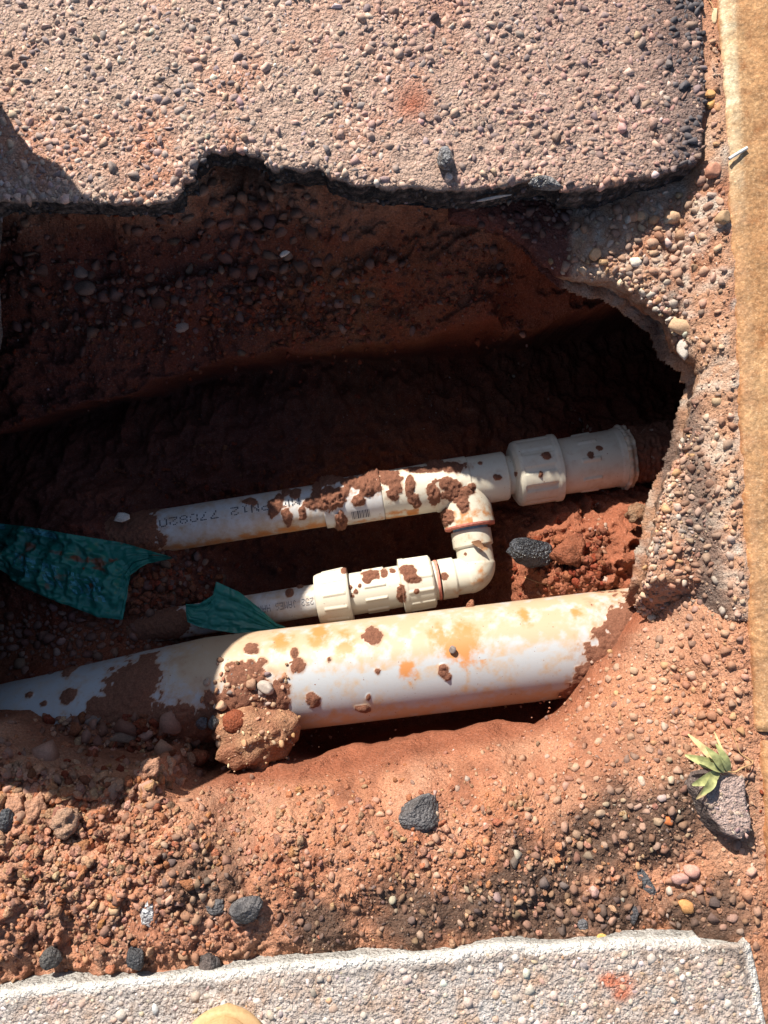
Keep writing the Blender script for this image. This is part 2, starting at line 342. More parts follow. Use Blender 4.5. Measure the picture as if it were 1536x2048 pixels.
kb = sstep(-.065, -.004, kdist(X0, Y0)+.012*fbm(X0, Y0, .05, 3, 66))*sstep(.0, .06, dF); G = np.where(Y0 < .45, G*(1-kb)+kb*(-.007+.003*fine_+.003*mid), G)
G = G.astype(float)
def Gz(x, y):
    x = np.asarray(x, float); y = np.asarray(y, float)
    i = np.clip(np.searchsorted(gx, x)-1, 0, len(gx)-2); j = np.clip(np.searchsorted(gy, y)-1, 0, len(gy)-2)
    tx = np.clip((x-gx[i])/(gx[i+1]-gx[i]), 0, 1); ty = np.clip((y-gy[j])/(gy[j+1]-gy[j]), 0, 1)
    g = G.reshape(sh)
    return (g[j, i]*(1-tx)+g[j, i+1]*tx)*(1-ty)+(g[j+1, i]*(1-tx)+g[j+1, i+1]*tx)*ty
# soil colours
TAN = np.array([.405, .215, .138]); RED = np.array([.28, .098, .053]); DEEP = np.array([.15, .036, .018]); PURP = np.array([.115, .042, .032]); TAR = np.array([.115, .068, .048]); ORG = np.array([.38, .158, .082]); SAND = np.array([.44, .26, .165])
def lerp(a_, b_, t): t = np.clip(t, 0, 1)[:, None]; return a_*(1-t)+b_*t
def soilcol(X, Y, bl, g):
    k = fbm(X, Y, .11, 4, 51); k2 = fbm(X, Y, .03, 4, 57); k3 = fbm(X, Y, .25, 2, 61)
    c = np.tile(TAN, (len(X), 1)); c = lerp(c, ORG, .35+k*1.2); c = lerp(c, RED, .25+k2*.9)
    c = lerp(c, SAND, sstep(.22, .42, X+k*.06)*(.35+k2*.6))
    c = lerp(c, RED*.92, sstep(.012, -.012, sdf(X, Y, claypoly)))
    tarz = np.zeros(len(X))
    for q in [(820, 1840, .09), (960, 1840, .10), (1100, 1830, .10), (1250, 1860, .09), (1200, 1700, .10), (1300, 1660, .08), (1050, 1780, .09), (650, 1890, .08), (1420, 1850, .08), (400, 1750, .08), (1380, 1600, .06)]:
        tarz = np.maximum(tarz, blob(q[0], q[1], 0, q[2]*.9, X, Y))
    c = lerp(c, TAR, (tarz*2.2+k2*1.1-.25)*.82)
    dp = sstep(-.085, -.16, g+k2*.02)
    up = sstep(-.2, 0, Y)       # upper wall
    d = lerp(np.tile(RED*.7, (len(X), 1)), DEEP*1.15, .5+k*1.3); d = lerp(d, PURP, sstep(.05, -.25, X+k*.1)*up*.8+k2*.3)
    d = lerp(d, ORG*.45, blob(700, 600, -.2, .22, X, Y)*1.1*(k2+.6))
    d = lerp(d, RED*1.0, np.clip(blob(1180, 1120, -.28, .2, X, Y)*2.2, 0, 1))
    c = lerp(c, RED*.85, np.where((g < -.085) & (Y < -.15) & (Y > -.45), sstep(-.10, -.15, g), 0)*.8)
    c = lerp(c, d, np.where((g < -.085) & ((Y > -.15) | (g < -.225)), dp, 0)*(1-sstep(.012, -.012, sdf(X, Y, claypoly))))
    return np.clip(c, .01, 1)
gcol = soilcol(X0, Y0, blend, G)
def gridfaces(ny, nx, mask=None):
    i = np.arange(ny*nx).reshape(ny, nx)
    f = np.stack([i[:-1, :-1], i[:-1, 1:], i[1:, 1:], i[1:, :-1]], -1).reshape(-1, 4)
    return f if mask is None else f[mask]
# the banks are undercut: the floor runs in below the lips
und = .060*(1-blend)*np.exp(dF/.07)*sstep(.0, .06, Y0)-.045*(1-blend)*np.exp(dF/.05)*sstep(-.14, -.20, Y0)*sstep(-.16, -.08, X0)
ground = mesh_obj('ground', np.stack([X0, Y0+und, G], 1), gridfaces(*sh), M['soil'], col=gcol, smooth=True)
tag(ground, 'dug red clay soil with the open pit around the pipes', kind='structure')

# ------------------------------------------------------------------ plates (slabs, ledge)
def plate(name, poly, ztop, thick, xs, ys, mat, colf, rings=7, lat=.004, edge_round=.004, wcol=None, seed=1, under=0.0):
    X, Y = np.meshgrid(xs, ys); s_ = X.shape; X = X.ravel().copy(); Y = Y.ravel().copy()
    d, qx, qy = sdf(X, Y, poly, True)
    keep = (d < .0006).reshape(s_)
    k = (keep[:-1, :-1] & keep[:-1, 1:] & keep[1:, 1:] & keep[1:, :-1]).ravel()
    f = gridfaces(*s_)[k]
    e_ = np.concatenate([f[:, [0, 1]], f[:, [1, 2]], f[:, [2, 3]], f[:, [3, 0]]])
    key = np.minimum(e_[:, 0], e_[:, 1]).astype(np.int64)*(len(X)+1)+np.maximum(e_[:, 0], e_[:, 1])
    u, inv, cnt = np.unique(key, return_inverse=True, return_counts=True)
    be = e_[cnt[inv] == 1]
    bv = np.unique(be)
    fs = np.mean(np.diff(xs)[len(xs)//3:2*len(xs)//3])
    mv = bv[np.abs(d[bv]) < fs*3]
    X[mv] -= d[mv]*qx[mv]; Y[mv] -= d[mv]*qy[mv]; d[mv] = 0
    used = np.unique(f); remap = -np.ones(len(X), int); remap[used] = np.arange(len(used))
    f = remap[f]; be = remap[be]; bvr = remap[bv]
    x = X[used]; y = Y[used]; dd = d[used]; nx_, ny_ = qx[used], qy[used]
    z = ztop(x, y)-edge_round*np.exp(dd/.006)
    n0 = len(x); V = [np.stack([x, y, z], 1)]; C = [colf(x, y, z)]
    nb = len(bvr); loc = -np.ones(n0, int); loc[bvr] = np.arange(nb)
    bx, by, bz = x[bvr], y[bvr], z[bvr]; ox, oy = nx_[bvr], ny_[bvr]
    th = thick(bx, by); Fc = [f]; prev = bvr
    base = n0; s1 = loc[be[:, 0]]; s2 = loc[be[:, 1]]
    prevA, prevB = be[:, 0], be[:, 1]
    for r in range(1, rings+1):
        t_ = r/rings
        o = fbm(bx*1.0+r*.31, by+r*.17+t_*.02, .012, 3, seed+r, .6)*lat+fbm(bx, by, .05, 2, seed)*lat*t_ - under*t_*t_
        zz = bz-th*t_
        V.append(np.stack([bx+ox*o, by+oy*o, zz+fbm(bx, by, .008, 2, seed+40+r)*.0015], 1))
        cc = (wcol or colf)(bx+r*.013, by+r*.007, zz); C.append(cc)
        Fc.append(np.stack([prevB, prevA, base+s1, base+s2], 1))
        prevA, prevB = base+s1, base+s2; base += nb
    # underside
    ub = np.stack([x, y, z-thick(x, y)-.002], 1); off = base
    lastring = base-nb
    ub[bvr] = V[-1]; V.append(ub); C.append((wcol or colf)(x, y, z-thick(x, y)))
    Fc.append(f[:, ::-1]+off)
    F_ = np.concatenate(Fc); sm = np.zeros(len(F_), bool); sm[:len(f)] = True; sm[-len(f):] = True
    return mesh_obj(name, np.concatenate(V), F_, mat, col=np.clip(np.concatenate(C), .005, 1), smooth=True)

# top road slab
TE = [(-40, 418), (0, 400), (60, 402), (150, 398), (250, 403), (330, 402), (352, 396), (366, 382), (366, 362), (385, 357), (388, 332), (402, 322), (418, 300), (440, 303), (480, 297), (512, 306), (532, 325), (550, 334), (600, 334), (640, 336), (660, 352),
      (700, 362), (760, 372), (820, 372), (900, 377), (960, 374), (1010, 370), (1060, 362), (1100, 356), (1122, 362), (1126, 378), (1200, 374), (1290, 352), (1350, 338), (1395, 322), (1408, 300), (1411, 200), (1408, 100), (1410, 0), (1408, -150), (1400, -900)]
pe = PP([(x, y, 0) for x, y in TE])[:, :2]
pe = np.vstack([[[-1.35, pe[0, 1]+.005]], pe, [[pe[-1, 0], 1.3]], [[-1.35, 1.3]]])
rp = rough(pe[1:-2], .005, .0028, 4, .02, closed=False)
slab_poly = np.vstack([pe[:1], rp, pe[-2:]])
def crackd(x, y):
    c0 = P(1128, 372, 0); return np.abs(x-c0[0]+.5*(y-c0[1])*0+.004*fbm(x*0+y, y*0, .012, 3, 401))+np.clip(y-(c0[1]+.03), 0, 1)*4
def zslab(x, y):
    return -.004*np.exp(-(crackd(x, y)/.0014)**2)+.0035*np.clip(fbm(x, y, .022, 3, 73), -1, .1)+ .0025*fbm(x, y, .06, 3, 71)+.0012*fbm(x, y, .008, 3, 72)-.0006
def slabcol(x, y, z):
    k = fbm(x, y, .10, 4, 81); k2 = fbm(x, y, .02, 4, 82)
    c = np.tile(np.array([.43, .30, .235]), (len(x), 1)); c = lerp(c, np.array([.46, .22, .14]), k*1.4+k2*.6)
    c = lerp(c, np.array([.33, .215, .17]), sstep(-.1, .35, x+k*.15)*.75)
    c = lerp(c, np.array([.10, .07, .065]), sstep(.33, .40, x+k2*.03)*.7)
    c = lerp(c, np.array([.32, .095, .05]), blob(825, 205, 0, .040, x, y)*.9+blob(660, 110, 0, .02, x, y)*.5)
    return c
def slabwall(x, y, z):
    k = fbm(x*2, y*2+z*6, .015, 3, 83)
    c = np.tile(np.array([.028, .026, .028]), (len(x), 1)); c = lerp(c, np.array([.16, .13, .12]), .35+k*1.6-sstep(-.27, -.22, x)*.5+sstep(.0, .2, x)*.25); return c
xs = axis_coords(-1.35, .45, -.60, .44, .0026, .04); ys = axis_coords(.2, 1.3, .25, .55, .0026, .04); xs = xs[xs > -1.345]
ys = ys[ys > .2]
def slabthick(x, y): return .035+.020*sstep(-.3, .25, x)+.003*fbm(x, y, .05, 2, 84)
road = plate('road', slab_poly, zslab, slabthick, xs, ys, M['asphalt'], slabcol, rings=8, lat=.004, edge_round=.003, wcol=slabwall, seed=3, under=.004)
tag(road, 'rough asphalt road slab broken off along the pit', kind='structure')

# bottom slab, pale worn concrete-like asphalt
BE = [(-60, 2000), (0, 1990), (60, 1978), (150, 1972), (230, 1962), (330, 1955), (450, 1945), (560, 1930), (700, 1922), (800, 1912), (900, 1908), (1000, 1890), (1100, 1893), (1200, 1887), (1300, 1880), (1400, 1878), (1478, 1872), (1500, 1884), (1512, 1930), (1524, 2000), (1540, 2100), (1560, 2500)]
pb = PP([(x, y, 0) for x, y in BE])[:, :2]
rb = rough(pb, .006, .0014, 6, .03, closed=False)
low_poly = np.vstack([[[-1.35, pb[0, 1]]], rb, [[pb[-1, 0], -1.3]], [[-1.35, -1.3]]])
def zlow(x, y): return .0016*fbm(x, y, .05, 3, 91)+.0011*fbm(x, y, .007, 3, 92, .6)
def lowcol(x, y, z):
    k = fbm(x, y, .10, 4, 93); k2 = fbm(x, y, .015, 4, 94)
    c = np.tile(np.array([.44, .37, .325]), (len(x), 1)); c = lerp(c, np.array([.47, .45, .43]), .2+k*1.3-sstep(-.05, .3, x)*.5); c = lerp(c, np.array([.36, .22, .14]), .15+k2*.9+sstep(0, .4, x)*.1)
    d = sdf(x, y, low_poly); c = lerp(c, np.array([.66, .63, .58]), sstep(-.011, -.004, d+k2*.005)*.9)
    c = lerp(c, np.array([.16, .14, .13]), sstep(-.022, -.015, d+k2*.006)*sstep(-.009, -.014, d)*sstep(.1, .5, k+.3)*.7)
    c = lerp(c, np.array([.50, .17, .10]), (blob(1215, 1958, 0, .014, x, y)+blob(1245, 1978, 0, .020, x, y)+blob(1190, 1935, 0, .012, x, y))*(.7+k2*2)+blob(105, 2010, 0, .010, x, y)*(.5+k2))
    return c
xs2 = axis_coords(-1.34, .52, -.56, .50, .0026, .04); xs2 = xs2[xs2 > -1.345]; ys2 = axis_coords(-1.29, -.5, -.70, -.50, .0026, .04)
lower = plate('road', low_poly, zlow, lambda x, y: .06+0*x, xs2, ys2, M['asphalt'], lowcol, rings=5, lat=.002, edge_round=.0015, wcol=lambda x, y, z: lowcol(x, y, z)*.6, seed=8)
tag(lower, 'pale worn road surface along the near side of the pit', kind='structure')

# undercut gravel ledge on the right
LE = [(1010, 452, -.085), (1040, 470, -.085), (1062, 486, -.08), (1092, 520, -.08), (1112, 536, -.075), (1148, 545, -.07), (1185, 548, -.065), (1228, 555, -.06), (1262, 575, -.055), (1290, 592, -.055), (1322, 622, -.055), (1342, 646, -.055), (1352, 680, -.055), (1374, 715, -.055), (1396, 752, -.055), (1384, 778, -.055),
      (1382, 810, -.055), (1376, 850, -.055), (1364, 885, -.055), (1358, 915, -.055), (1340, 940, -.055), (1330, 985, -.055), (1320, 1030, -.055), (1312, 1080, -.055), (1296, 1130, -.06), (1288, 1180, -.07), (1296, 1215, -.09), (1340, 1240, -.09), (1420, 1240, -.09), (1560, 1230, -.08), (1600, 1000, -.05), (1600, 600, -.05), (1560, 150, -.04), (1420, 150, -.07), (1300, 250, -.08), (1100, 280, -.085), (900, 300, -.09), (900, 430, -.09)]
LW = PP(LE); ledge_poly = rough(LW, .005, .0030, 9, .022)
def zledge(x, y):
    py = 1024-y*1640    # rough photo row
    base = np.interp(x, [P(1000, 470, -.08)[0], P(1150, 540, -.07)[0], P(1230, 560, -.06)[0], P(1330, 600, -.05)[0], .6], [-.088, -.072, -.056, -.046, -.04])
    base = base-.05*sstep(P(0, 1150, -.05)[1], P(0, 1225, -.05)[1], y)
    d = sdf(x, y, ledge_poly)
    base = base-.010*np.exp(d/.012)
    kb = sstep(-.055, -.004, kdist(x, y)+.010*fbm(x, y, .05, 3, 66)); base = base*(1-kb)+kb*-.004
    return base+.006*fbm(x, y, .04, 4, 101, .6)+.0018*fbm(x, y, .006, 3, 103)
def ledgecol(x, y, z):
    k = fbm(x, y, .06, 4, 105); k2 = fbm(x, y, .015, 4, 107)
    c = np.tile(np.array([.40, .225, .14]), (len(x), 1)); c = lerp(c, RED, .1+k*1.2+k2*.7); c = lerp(c, np.array([.44, .36, .29]), .2+k2*1.3)
    # dark band of old tar against the gutter
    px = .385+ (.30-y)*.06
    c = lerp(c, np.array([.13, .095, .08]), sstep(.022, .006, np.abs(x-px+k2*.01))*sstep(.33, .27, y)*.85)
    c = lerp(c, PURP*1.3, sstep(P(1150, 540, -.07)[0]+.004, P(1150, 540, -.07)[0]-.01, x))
    return c
lx = axis_coords(.05, .62, .10, .56, .0024, .02); ly = axis_coords(-.16, .6, -.15, .42, .0024, .02)
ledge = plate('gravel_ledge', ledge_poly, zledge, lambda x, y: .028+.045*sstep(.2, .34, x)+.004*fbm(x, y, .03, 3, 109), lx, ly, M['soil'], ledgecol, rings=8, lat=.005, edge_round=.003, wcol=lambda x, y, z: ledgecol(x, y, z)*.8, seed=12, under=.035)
tag(ledge, 'crust of gravelly ground overhanging the pit', kind='structure')

# ------------------------------------------------------------------ kerb and wide surroundings
K0 = P(1439, 0, .004); K1 = P(1516, 1472, .004)
ku = (K1-K0)[:2]; klen = np.linalg.norm(ku); ku = ku/klen; kn = np.array([-ku[1], ku[0]])   # ku towards the viewer, kn to the right
if kn[0] < 0: kn = -kn
kerb_root = empty('kerb', (K1[0], K1[1], 0)); tag(kerb_root, 'sandy tan concrete kerb running down the right side of the pit', kind='structure')
def kerbstone(s0, s1, seed, shift=0.0):
    """s = distance along the kerb measured from the joint, negative = away"""
    prof = [(0, -.14), (0, -.03), (0, -.012), (.0015, -.005), (.004, -.001), (.008, .002), (.013, .0035)]+[(v, .004) for v in np.arange(.018, .15, .005)]+[(.155, .0), (.157, -.02), (.157, -.14)]
    prof = np.array(prof); n = max(20, int(abs(s1-s0)/.004)); s = np.linspace(s0, s1, n)
    S, I = np.meshgrid(s, np.arange(len(prof)), indexing='ij')
    q = prof[I]; lat_ = q[..., 0]+shift; z = q[..., 1].copy()
    endr = np.minimum(np.abs(S-s0), np.abs(S-s1)); z -= .004*np.exp(-endr/.004)*(z > -.01)
    ed = fbm(S.ravel(), S.ravel()*0+seed, .05, 4, seed, .6).reshape(S.shape)
    lat_ = lat_+np.where(q[..., 0] < .014, ed*.0045+fbm(S.ravel(), S.ravel()*0+seed, .012, 3, seed+5).reshape(S.shape)*.0016, 0)
    x = K1[0]+ku[0]*S+kn[0]*lat_; y = K1[1]+ku[1]*S+kn[1]*lat_
    z = z+.0018*fbm(x.ravel(), y.ravel(), .03, 4, 111+seed).reshape(x.shape)+.0008*fbm(x.ravel(), y.ravel(), .006, 2, 113).reshape(x.shape)
    kk = fbm(x.ravel(), y.ravel()*.4, .05, 4, 115); k2 = fbm(x.ravel(), y.ravel(), .012, 4, 117)
    c = np.tile(np.array([.37, .20, .092]), (x.size, 1)); c = lerp(c, np.array([.43, .265, .135]), .2+kk*1.3+k2*.5); c = lerp(c, np.array([.27, .115, .045]), .18+k2*1.1+.5*sstep(.03, .0, (lat_-shift).ravel()+k2*.01)*(1-sstep(P(0, 600, 0)[1], P(0, 300, 0)[1], y.ravel())))
    top = sstep(P(0, 500, 0)[1], P(0, 150, 0)[1], y.ravel())
    c = lerp(c, np.array([.54, .46, .31]), sstep(.026, .016, (lat_-shift).ravel()+kk*.004)*sstep(.002, .005, (lat_-shift).ravel())*(.15+.75*top)*(.7+k2*.8))
    c = lerp(c, RED, sstep(-.002, -.012, z.ravel())*.8)
    nx_, ny_ = x.shape[1], x.shape[0]
    o = mesh_obj('kerbstone', np.stack([x.ravel(), y.ravel(), z.ravel()], 1), gridfaces(ny_, nx_)[:, ::-1], M['kerb'], col=c, smooth=True)
    # end faces
    child_fix(o, kerb_root); return o
kerbstone(-1.05, -.004, 1); kerbstone(.006, .93, 2, .006); kerbstone(-2.1, -1.06, 3); kerbstone(.94, 1.9, 4, .004)
def flat(name, x0, x1, y0, y1, z, mat, lab, c):
    n = 24; xs_ = np.linspace(x0, x1, n); ys_ = np.linspace(y0, y1, n); X, Y = np.meshgrid(xs_, ys_)
    k = fbm(X.ravel(), Y.ravel(), 1.3, 3, 120)[:, None]
    o = mesh_obj(name, np.stack([X.ravel(), Y.ravel(), np.full(X.size, z)], 1), gridfaces(n, n), mat, col=np.clip(np.array(c)*(1+k*.3), 0, 1), smooth=True)
    return tag(o, lab, kind='structure')
ROADC = (.24, .16, .13)
flat('road', -40, .40, 1.28, 40, -.005, M['asphalt'], 'asphalt road going on beyond the pit', ROADC)
flat('road', -40, .40, -40, -1.28, -.005, M['asphalt'], 'asphalt road going on behind the camera', ROADC)
flat('road', -40, -1.33, -1.285, 1.285, -.005, M['asphalt'], 'asphalt road going on to the left of the pit', ROADC)
flat('verge', .36, 40, 1.25, 40, -.06, M['soil'], 'earth verge behind the kerb', (.2, .12, .07))
flat('verge', .6, 40, -1.3, 1.27, -.035, M['soil'], 'earth verge beside the kerb', (.2, .12, .07))
flat('verge', .36, 40, -40, -1.25, -.06, M['soil'], 'earth verge behind the camera', (.2, .12, .07))
flat('ground', -80, 80, -80, 80, -.62, M['soil'], 'deep earth under everything', (.2, .12, .07))

# ------------------------------------------------------------------ loose stones
import bmesh
def ico(sub):
    bm = bmesh.new(); bmesh.ops.create_icosphere(bm, subdivisions=sub, radius=1.0)
    v = np.array([p.co[:] for p in bm.verts]); f = np.array([[q.index for q in g.verts] for g in bm.faces]); bm.free(); return v, f
IC1 = ico(1); IC2 = ico(2); IC3 = ico(3); IC4 = ico(4)
rs = np.random.RandomState(11)
def variants(base, n, amp, planes, flatness=(.5, .8)):
    out = []
    for i in range(n):
        v = base[0].copy()
        v *= (1+amp*fbm3(v+i*3.1, 1.1, 2, i))[:, None]
        for k in range(planes):
            nrm = rs.normal(size=3); nrm /= np.linalg.norm(nrm); d0 = rs.uniform(.45, .85)
            dd = v@nrm-d0; v -= np.clip(dd, 0, None)[:, None]*nrm
        v /= np.abs(v).max(); v *= np.array([1, rs.uniform(.55, .95), rs.uniform(*flatness)])
        out.append((v, base[1]))
    return out
def hulls(n, npts, flatness):
    out = []
    for i in range(n):
        p = rs.normal(size=(npts, 3)); p /= np.linalg.norm(p, axis=1)[:, None]; p *= rs.uniform(.75, 1.0, (npts, 1))
        p *= np.array([1, rs.uniform(.5, .95), rs.uniform(*flatness)])
        bm = bmesh.new(); vs_ = [bm.verts.new(q) for q in p]; res = bmesh.ops.convex_hull(bm, input=vs_)
        bmesh.ops.delete(bm, geom=[v for v in bm.verts if not v.link_faces], context='VERTS')
        bm.verts.index_update(); bmesh.ops.triangulate(bm, faces=bm.faces[:]); bmesh.ops.recalc_face_normals(bm, faces=bm.faces[:])
        v = np.array([q.co[:] for q in bm.verts]); f = np.array([[w.index for w in g.verts] for g in bm.faces]); bm.free(); out.append((v/np.abs(v).max(), f))
    return out
PEB = variants(IC2, 16, .45, 4, (.5, .75)); CHIP = hulls(24, 16, (.5, .85)); PEBL = variants(IC1, 14, .45, 2); CHIPL = hulls(40, 12, (.45, .85))
def rotm(n, tilt=.5):
    a1 = rs.uniform(0, 2*pi, n); a2 = rs.normal(0, tilt, n); a3 = rs.normal(0, tilt, n)
    def R(ax, a_):
        c, s = np.cos(a_), np.sin(a_); m_ = np.zeros((n, 3, 3)); o = [(1, 2), (2, 0), (0, 1)][ax]
        m_[:, ax, ax] = 1; m_[:, o[0], o[0]] = c; m_[:, o[1], o[1]] = c; m_[:, o[0], o[1]] = -s; m_[:, o[1], o[0]] = s; return m_
    return np.einsum('nij,njk,nkl->nil', R(0, a2), R(1, a3), R(2, a1))
def scatter(name, pts, size, cols, vars_, mat, parent=None, smooth=True, tilt=.5):
    n = len(pts); R = rotm(n, tilt); which = rs.randint(0, len(vars_), n); Vs = []; Fs = []; Cs = []; off = 0
    for k in range(len(vars_)):
        m_ = which == k
        if not m_.any(): continue
        v, f = vars_[k]; mm = m_.sum()
        w_ = np.einsum('nij,vj->nvi', R[m_], v)*size[m_][:, None, None]+pts[m_][:, None, :]
        Vs.append(w_.reshape(-1, 3)); Fs.append((f[None]+(np.arange(mm)*len(v))[:, None, None]+off).reshape(-1, 3)); off += mm*len(v)
        Cs.append(np.repeat(cols[m_], len(v), 0))
    return mesh_obj(name, np.concatenate(Vs), np.concatenate(Fs), mat, parent, col=np.clip(np.concatenate(Cs), .01, 1), smooth=smooth)
def pal(n, colors, wts, jit=.2):
    colors = np.array(colors); c = colors[rs.choice(len(colors), n, p=np.array(wts)/sum(wts))]
    return c*(1+rs.normal(0, jit, (n, 1)))*(1+rs.normal(0, .05, (n, 3)))

# stone chips held in the top slab, packed by dart throwing
def darts(n, x0, x1, y0, y1, rad, dens=None):
    cell = rad.min()*1.2 if len(rad) else .01; pts = []; grid = {}
    X = rs.uniform(x0, x1, n); Y = rs.uniform(y0, y1, n); R_ = rad; order = np.argsort(-R_); keep = []
    cs = R_.max()*2
    for i in order:
        gx_, gy_ = int(X[i]/cs), int(Y[i]/cs); ok = True
        for a_ in (-1, 0, 1):
            for b_ in (-1, 0, 1):
                for j in grid.get((gx_+a_, gy_+b_), ()):
                    if (X[i]-X[j])**2+(Y[i]-Y[j])**2 < ((R_[i]+R_[j])*.72)**2: ok = False; break
                if not ok: break
            if not ok: break
        if ok: grid.setdefault((gx_, gy_), []).append(i); keep.append(i)
    keep = np.array(keep); return X[keep], Y[keep], R_[keep]
rad = np.exp(rs.normal(math.log(.0030), .38, 70000)).clip(.0015, .0068)
cx, cy, cr = darts(70000, -.62, .45, .25, .74, rad)
m_ = sdf(cx, cy, slab_poly) < -cr*.15; cx, cy, cr = cx[m_], cy[m_], cr[m_]
bare = np.maximum(blob(825, 205, 0, .035, cx, cy), fbm(cx, cy, .05, 3, 130)*.9-.22)
m_ = rs.rand(len(cx)) > bare*1.8; cx, cy, cr = cx[m_], cy[m_], cr[m_]
cz = zslab(cx, cy)-cr*rs.uniform(.22, .66, len(cr))
k = fbm(cx, cy, .12, 3, 131)
cc = pal(len(cx), [(.38, .265, .21), (.43, .31, .25), (.32, .225, .185), (.21, .18, .175), (.12, .115, .125), (.52, .46, .41)], [4, 3.5, 3, 2, 1.3, .7], .15)
cc = (cc*.74+slabcol(cx, cy, cz)*.26)*1.2
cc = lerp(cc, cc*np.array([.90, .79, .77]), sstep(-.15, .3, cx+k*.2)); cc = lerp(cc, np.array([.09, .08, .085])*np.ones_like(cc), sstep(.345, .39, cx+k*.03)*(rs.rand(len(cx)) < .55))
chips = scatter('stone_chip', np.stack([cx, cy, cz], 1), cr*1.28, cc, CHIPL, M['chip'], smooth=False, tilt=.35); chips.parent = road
tag(chips, kind='stuff')
# chips sticking out of the broken slab edge
e2 = rough(pe[1:-2], .0045, .002, 14, .02, closed=False); e2 = e2[(e2[:, 0] > -.62)]
n = len(e2); t_ = rs.rand(n)
cz = -slabthick(e2[:, 0], e2[:, 1])*t_-.002
cc = pal(n, [(.05, .045, .047), (.10, .085, .08), (.2, .16, .15)], [4, 3, 1.2], .2)
ech = scatter('stone_chip', np.stack([e2[:, 0]+rs.normal(0, .001, n), e2[:, 1]+.003, cz], 1), rs.uniform(.002, .0055, n), cc, CHIP, M['chip'], smooth=False, tilt=1.5); ech.parent = road; tag(ech, kind='stuff')
# bottom slab stones
rad = np.exp(rs.normal(math.log(.0034), .40, 40000)).clip(.0015, .0085)
cx, cy, cr = darts(40000, -.60, .50, -.78, -.50, rad)
m_ = sdf(cx, cy, low_poly) < -cr*1.6-.002; cx, cy, cr = cx[m_], cy[m_], cr[m_]
cz = zlow(cx, cy)-cr*rs.uniform(.2, .55, len(cr))
cc = pal(len(cx), [(.46, .37, .31), (.52, .44, .38), (.40, .28, .20), (.24, .22, .21), (.50, .28, .13), (.58, .55, .50)], [4, 4, 2, .6, .3, 2.5], .10)
cc = (cc*.75+lowcol(cx, cy, cz)*.25)*.95
lch = scatter('stone_chip', np.stack([cx, cy, cz], 1), cr, cc, PEBL, M['chip'], smooth=True, tilt=.15); lch.parent = lower; tag(lch, kind='stuff')

# gravel on soil
def topz(x, y):
    g = Gz(x, y); d = sdf(x, y, ledge_poly); l = zledge(x, y); return np.where((d < 0) & (l > g), l, g), (d < .0)
PT = [(.48, .31, .22), (.53, .38, .27), (.38, .22, .15), (.30, .15, .10), (.16, .14, .13), (.52, .32, .16), (.60, .52, .44)]
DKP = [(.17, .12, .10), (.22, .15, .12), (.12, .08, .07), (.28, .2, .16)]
gp = []; gs = []; gc = []
def dust(x, y, z, on):
    a_ = soilcol(x, y, None, z); b_ = ledgecol(x, y, z); return np.where(on[:, None], b_, a_)
def cloud(n, px, py, z, rx, ry, s0, s1, colors=PT, wts=(3, 3, 3, 2, .8, .5, .7), sink=.47, gauss=True, cond=None):
    c = P(px, py, z); sc_ = abs(P(px+100, py, z)[0]-c[0])/100
    if gauss: x = rs.normal(0, .5, n)*rx*sc_; y = rs.normal(0, .5, n)*ry*sc_
    else: x = rs.uniform(-1, 1, n)*rx*sc_; y = rs.uniform(-1, 1, n)*ry*sc_
    x = x+c[0]; y = y+c[1]
    s = np.exp(rs.normal(math.log((s0*s1)**.5*.85), .55, n)).clip(s0*.7, s1*1.15)
    zz, on = topz(x, y)
    ok = (sdf(x, y, slab_poly) > s*.8) | (zz < -.06)
    ok &= sdf(x, y, low_poly) > s*.6
    ok &= ~((sdf(x, y, claypoly) > -.03) & (fbm(x, y, .05, 3, 301) < -.12) & (s < .005) & (zz > -.12) & (rs.rand(n) < .75))
    kd = (x-K1[0])*kn[0]+(y-K1[1])*kn[1]; ok &= kd < -s*.9
    if cond is not None: ok &= cond(x, y)
    gp.append(np.stack([x, y, zz+s*.62*(1-2*sink)], 1)[ok]); gs.append(s[ok]); q = pal(n, colors, wts[:len(colors)], .15); gc.append((q*.48+.52*dust(x, y, zz, on))[ok])
notclay = lambda x, y: (sdf(x, y, claypoly) > -.002) | (rs.rand(len(x)) < .01)
# lit foreground
cloud(1500, 1200, 1650, -.03, 420, 230, .0016, .0062, cond=notclay)
cloud(1500, 1280, 1420, -.05, 190, 170, .0014, .0058, wts=(4, 4, 2.4, 1.2, .9, .8, 1.2), cond=notclay)
cloud(900, 1400, 1350, -.05, 90, 260, .002, .0062, cond=notclay)
cloud(650, 850, 1700, -.03, 600, 190, .0014, .0056, cond=notclay)
cloud(900, 240, 1730, -.03, 330, 190, .0014, .0062, wts=(3, 2.5, 3.5, 2, 1.6, .4, .3), cond=notclay)
cloud(500, 380, 1760, -.02, 150, 130, .0016, .006, wts=(2, 2, 3, 2, 3.5, .4, .2))
cloud(700, 650, 1850, -.02, 700, 70, .0018, .006, gauss=False, colors=[(.09, .075, .07), (.14, .1, .085), (.3, .17, .11), (.38, .22, .14)], wts=(3, 3, 3, 2))
cloud(600, 1250, 1830, -.02, 260, 70, .0018, .0065, gauss=False, colors=[(.09, .075, .07), (.14, .1, .085), (.3, .17, .11), (.42, .26, .18)], wts=(2, 3, 3, 3))
cloud(3200, 768, 1720, -.03, 800, 220, .0008, .002, gauss=False, cond=notclay, wts=(3, 3, 3, 3, 1.6, .8, .8))
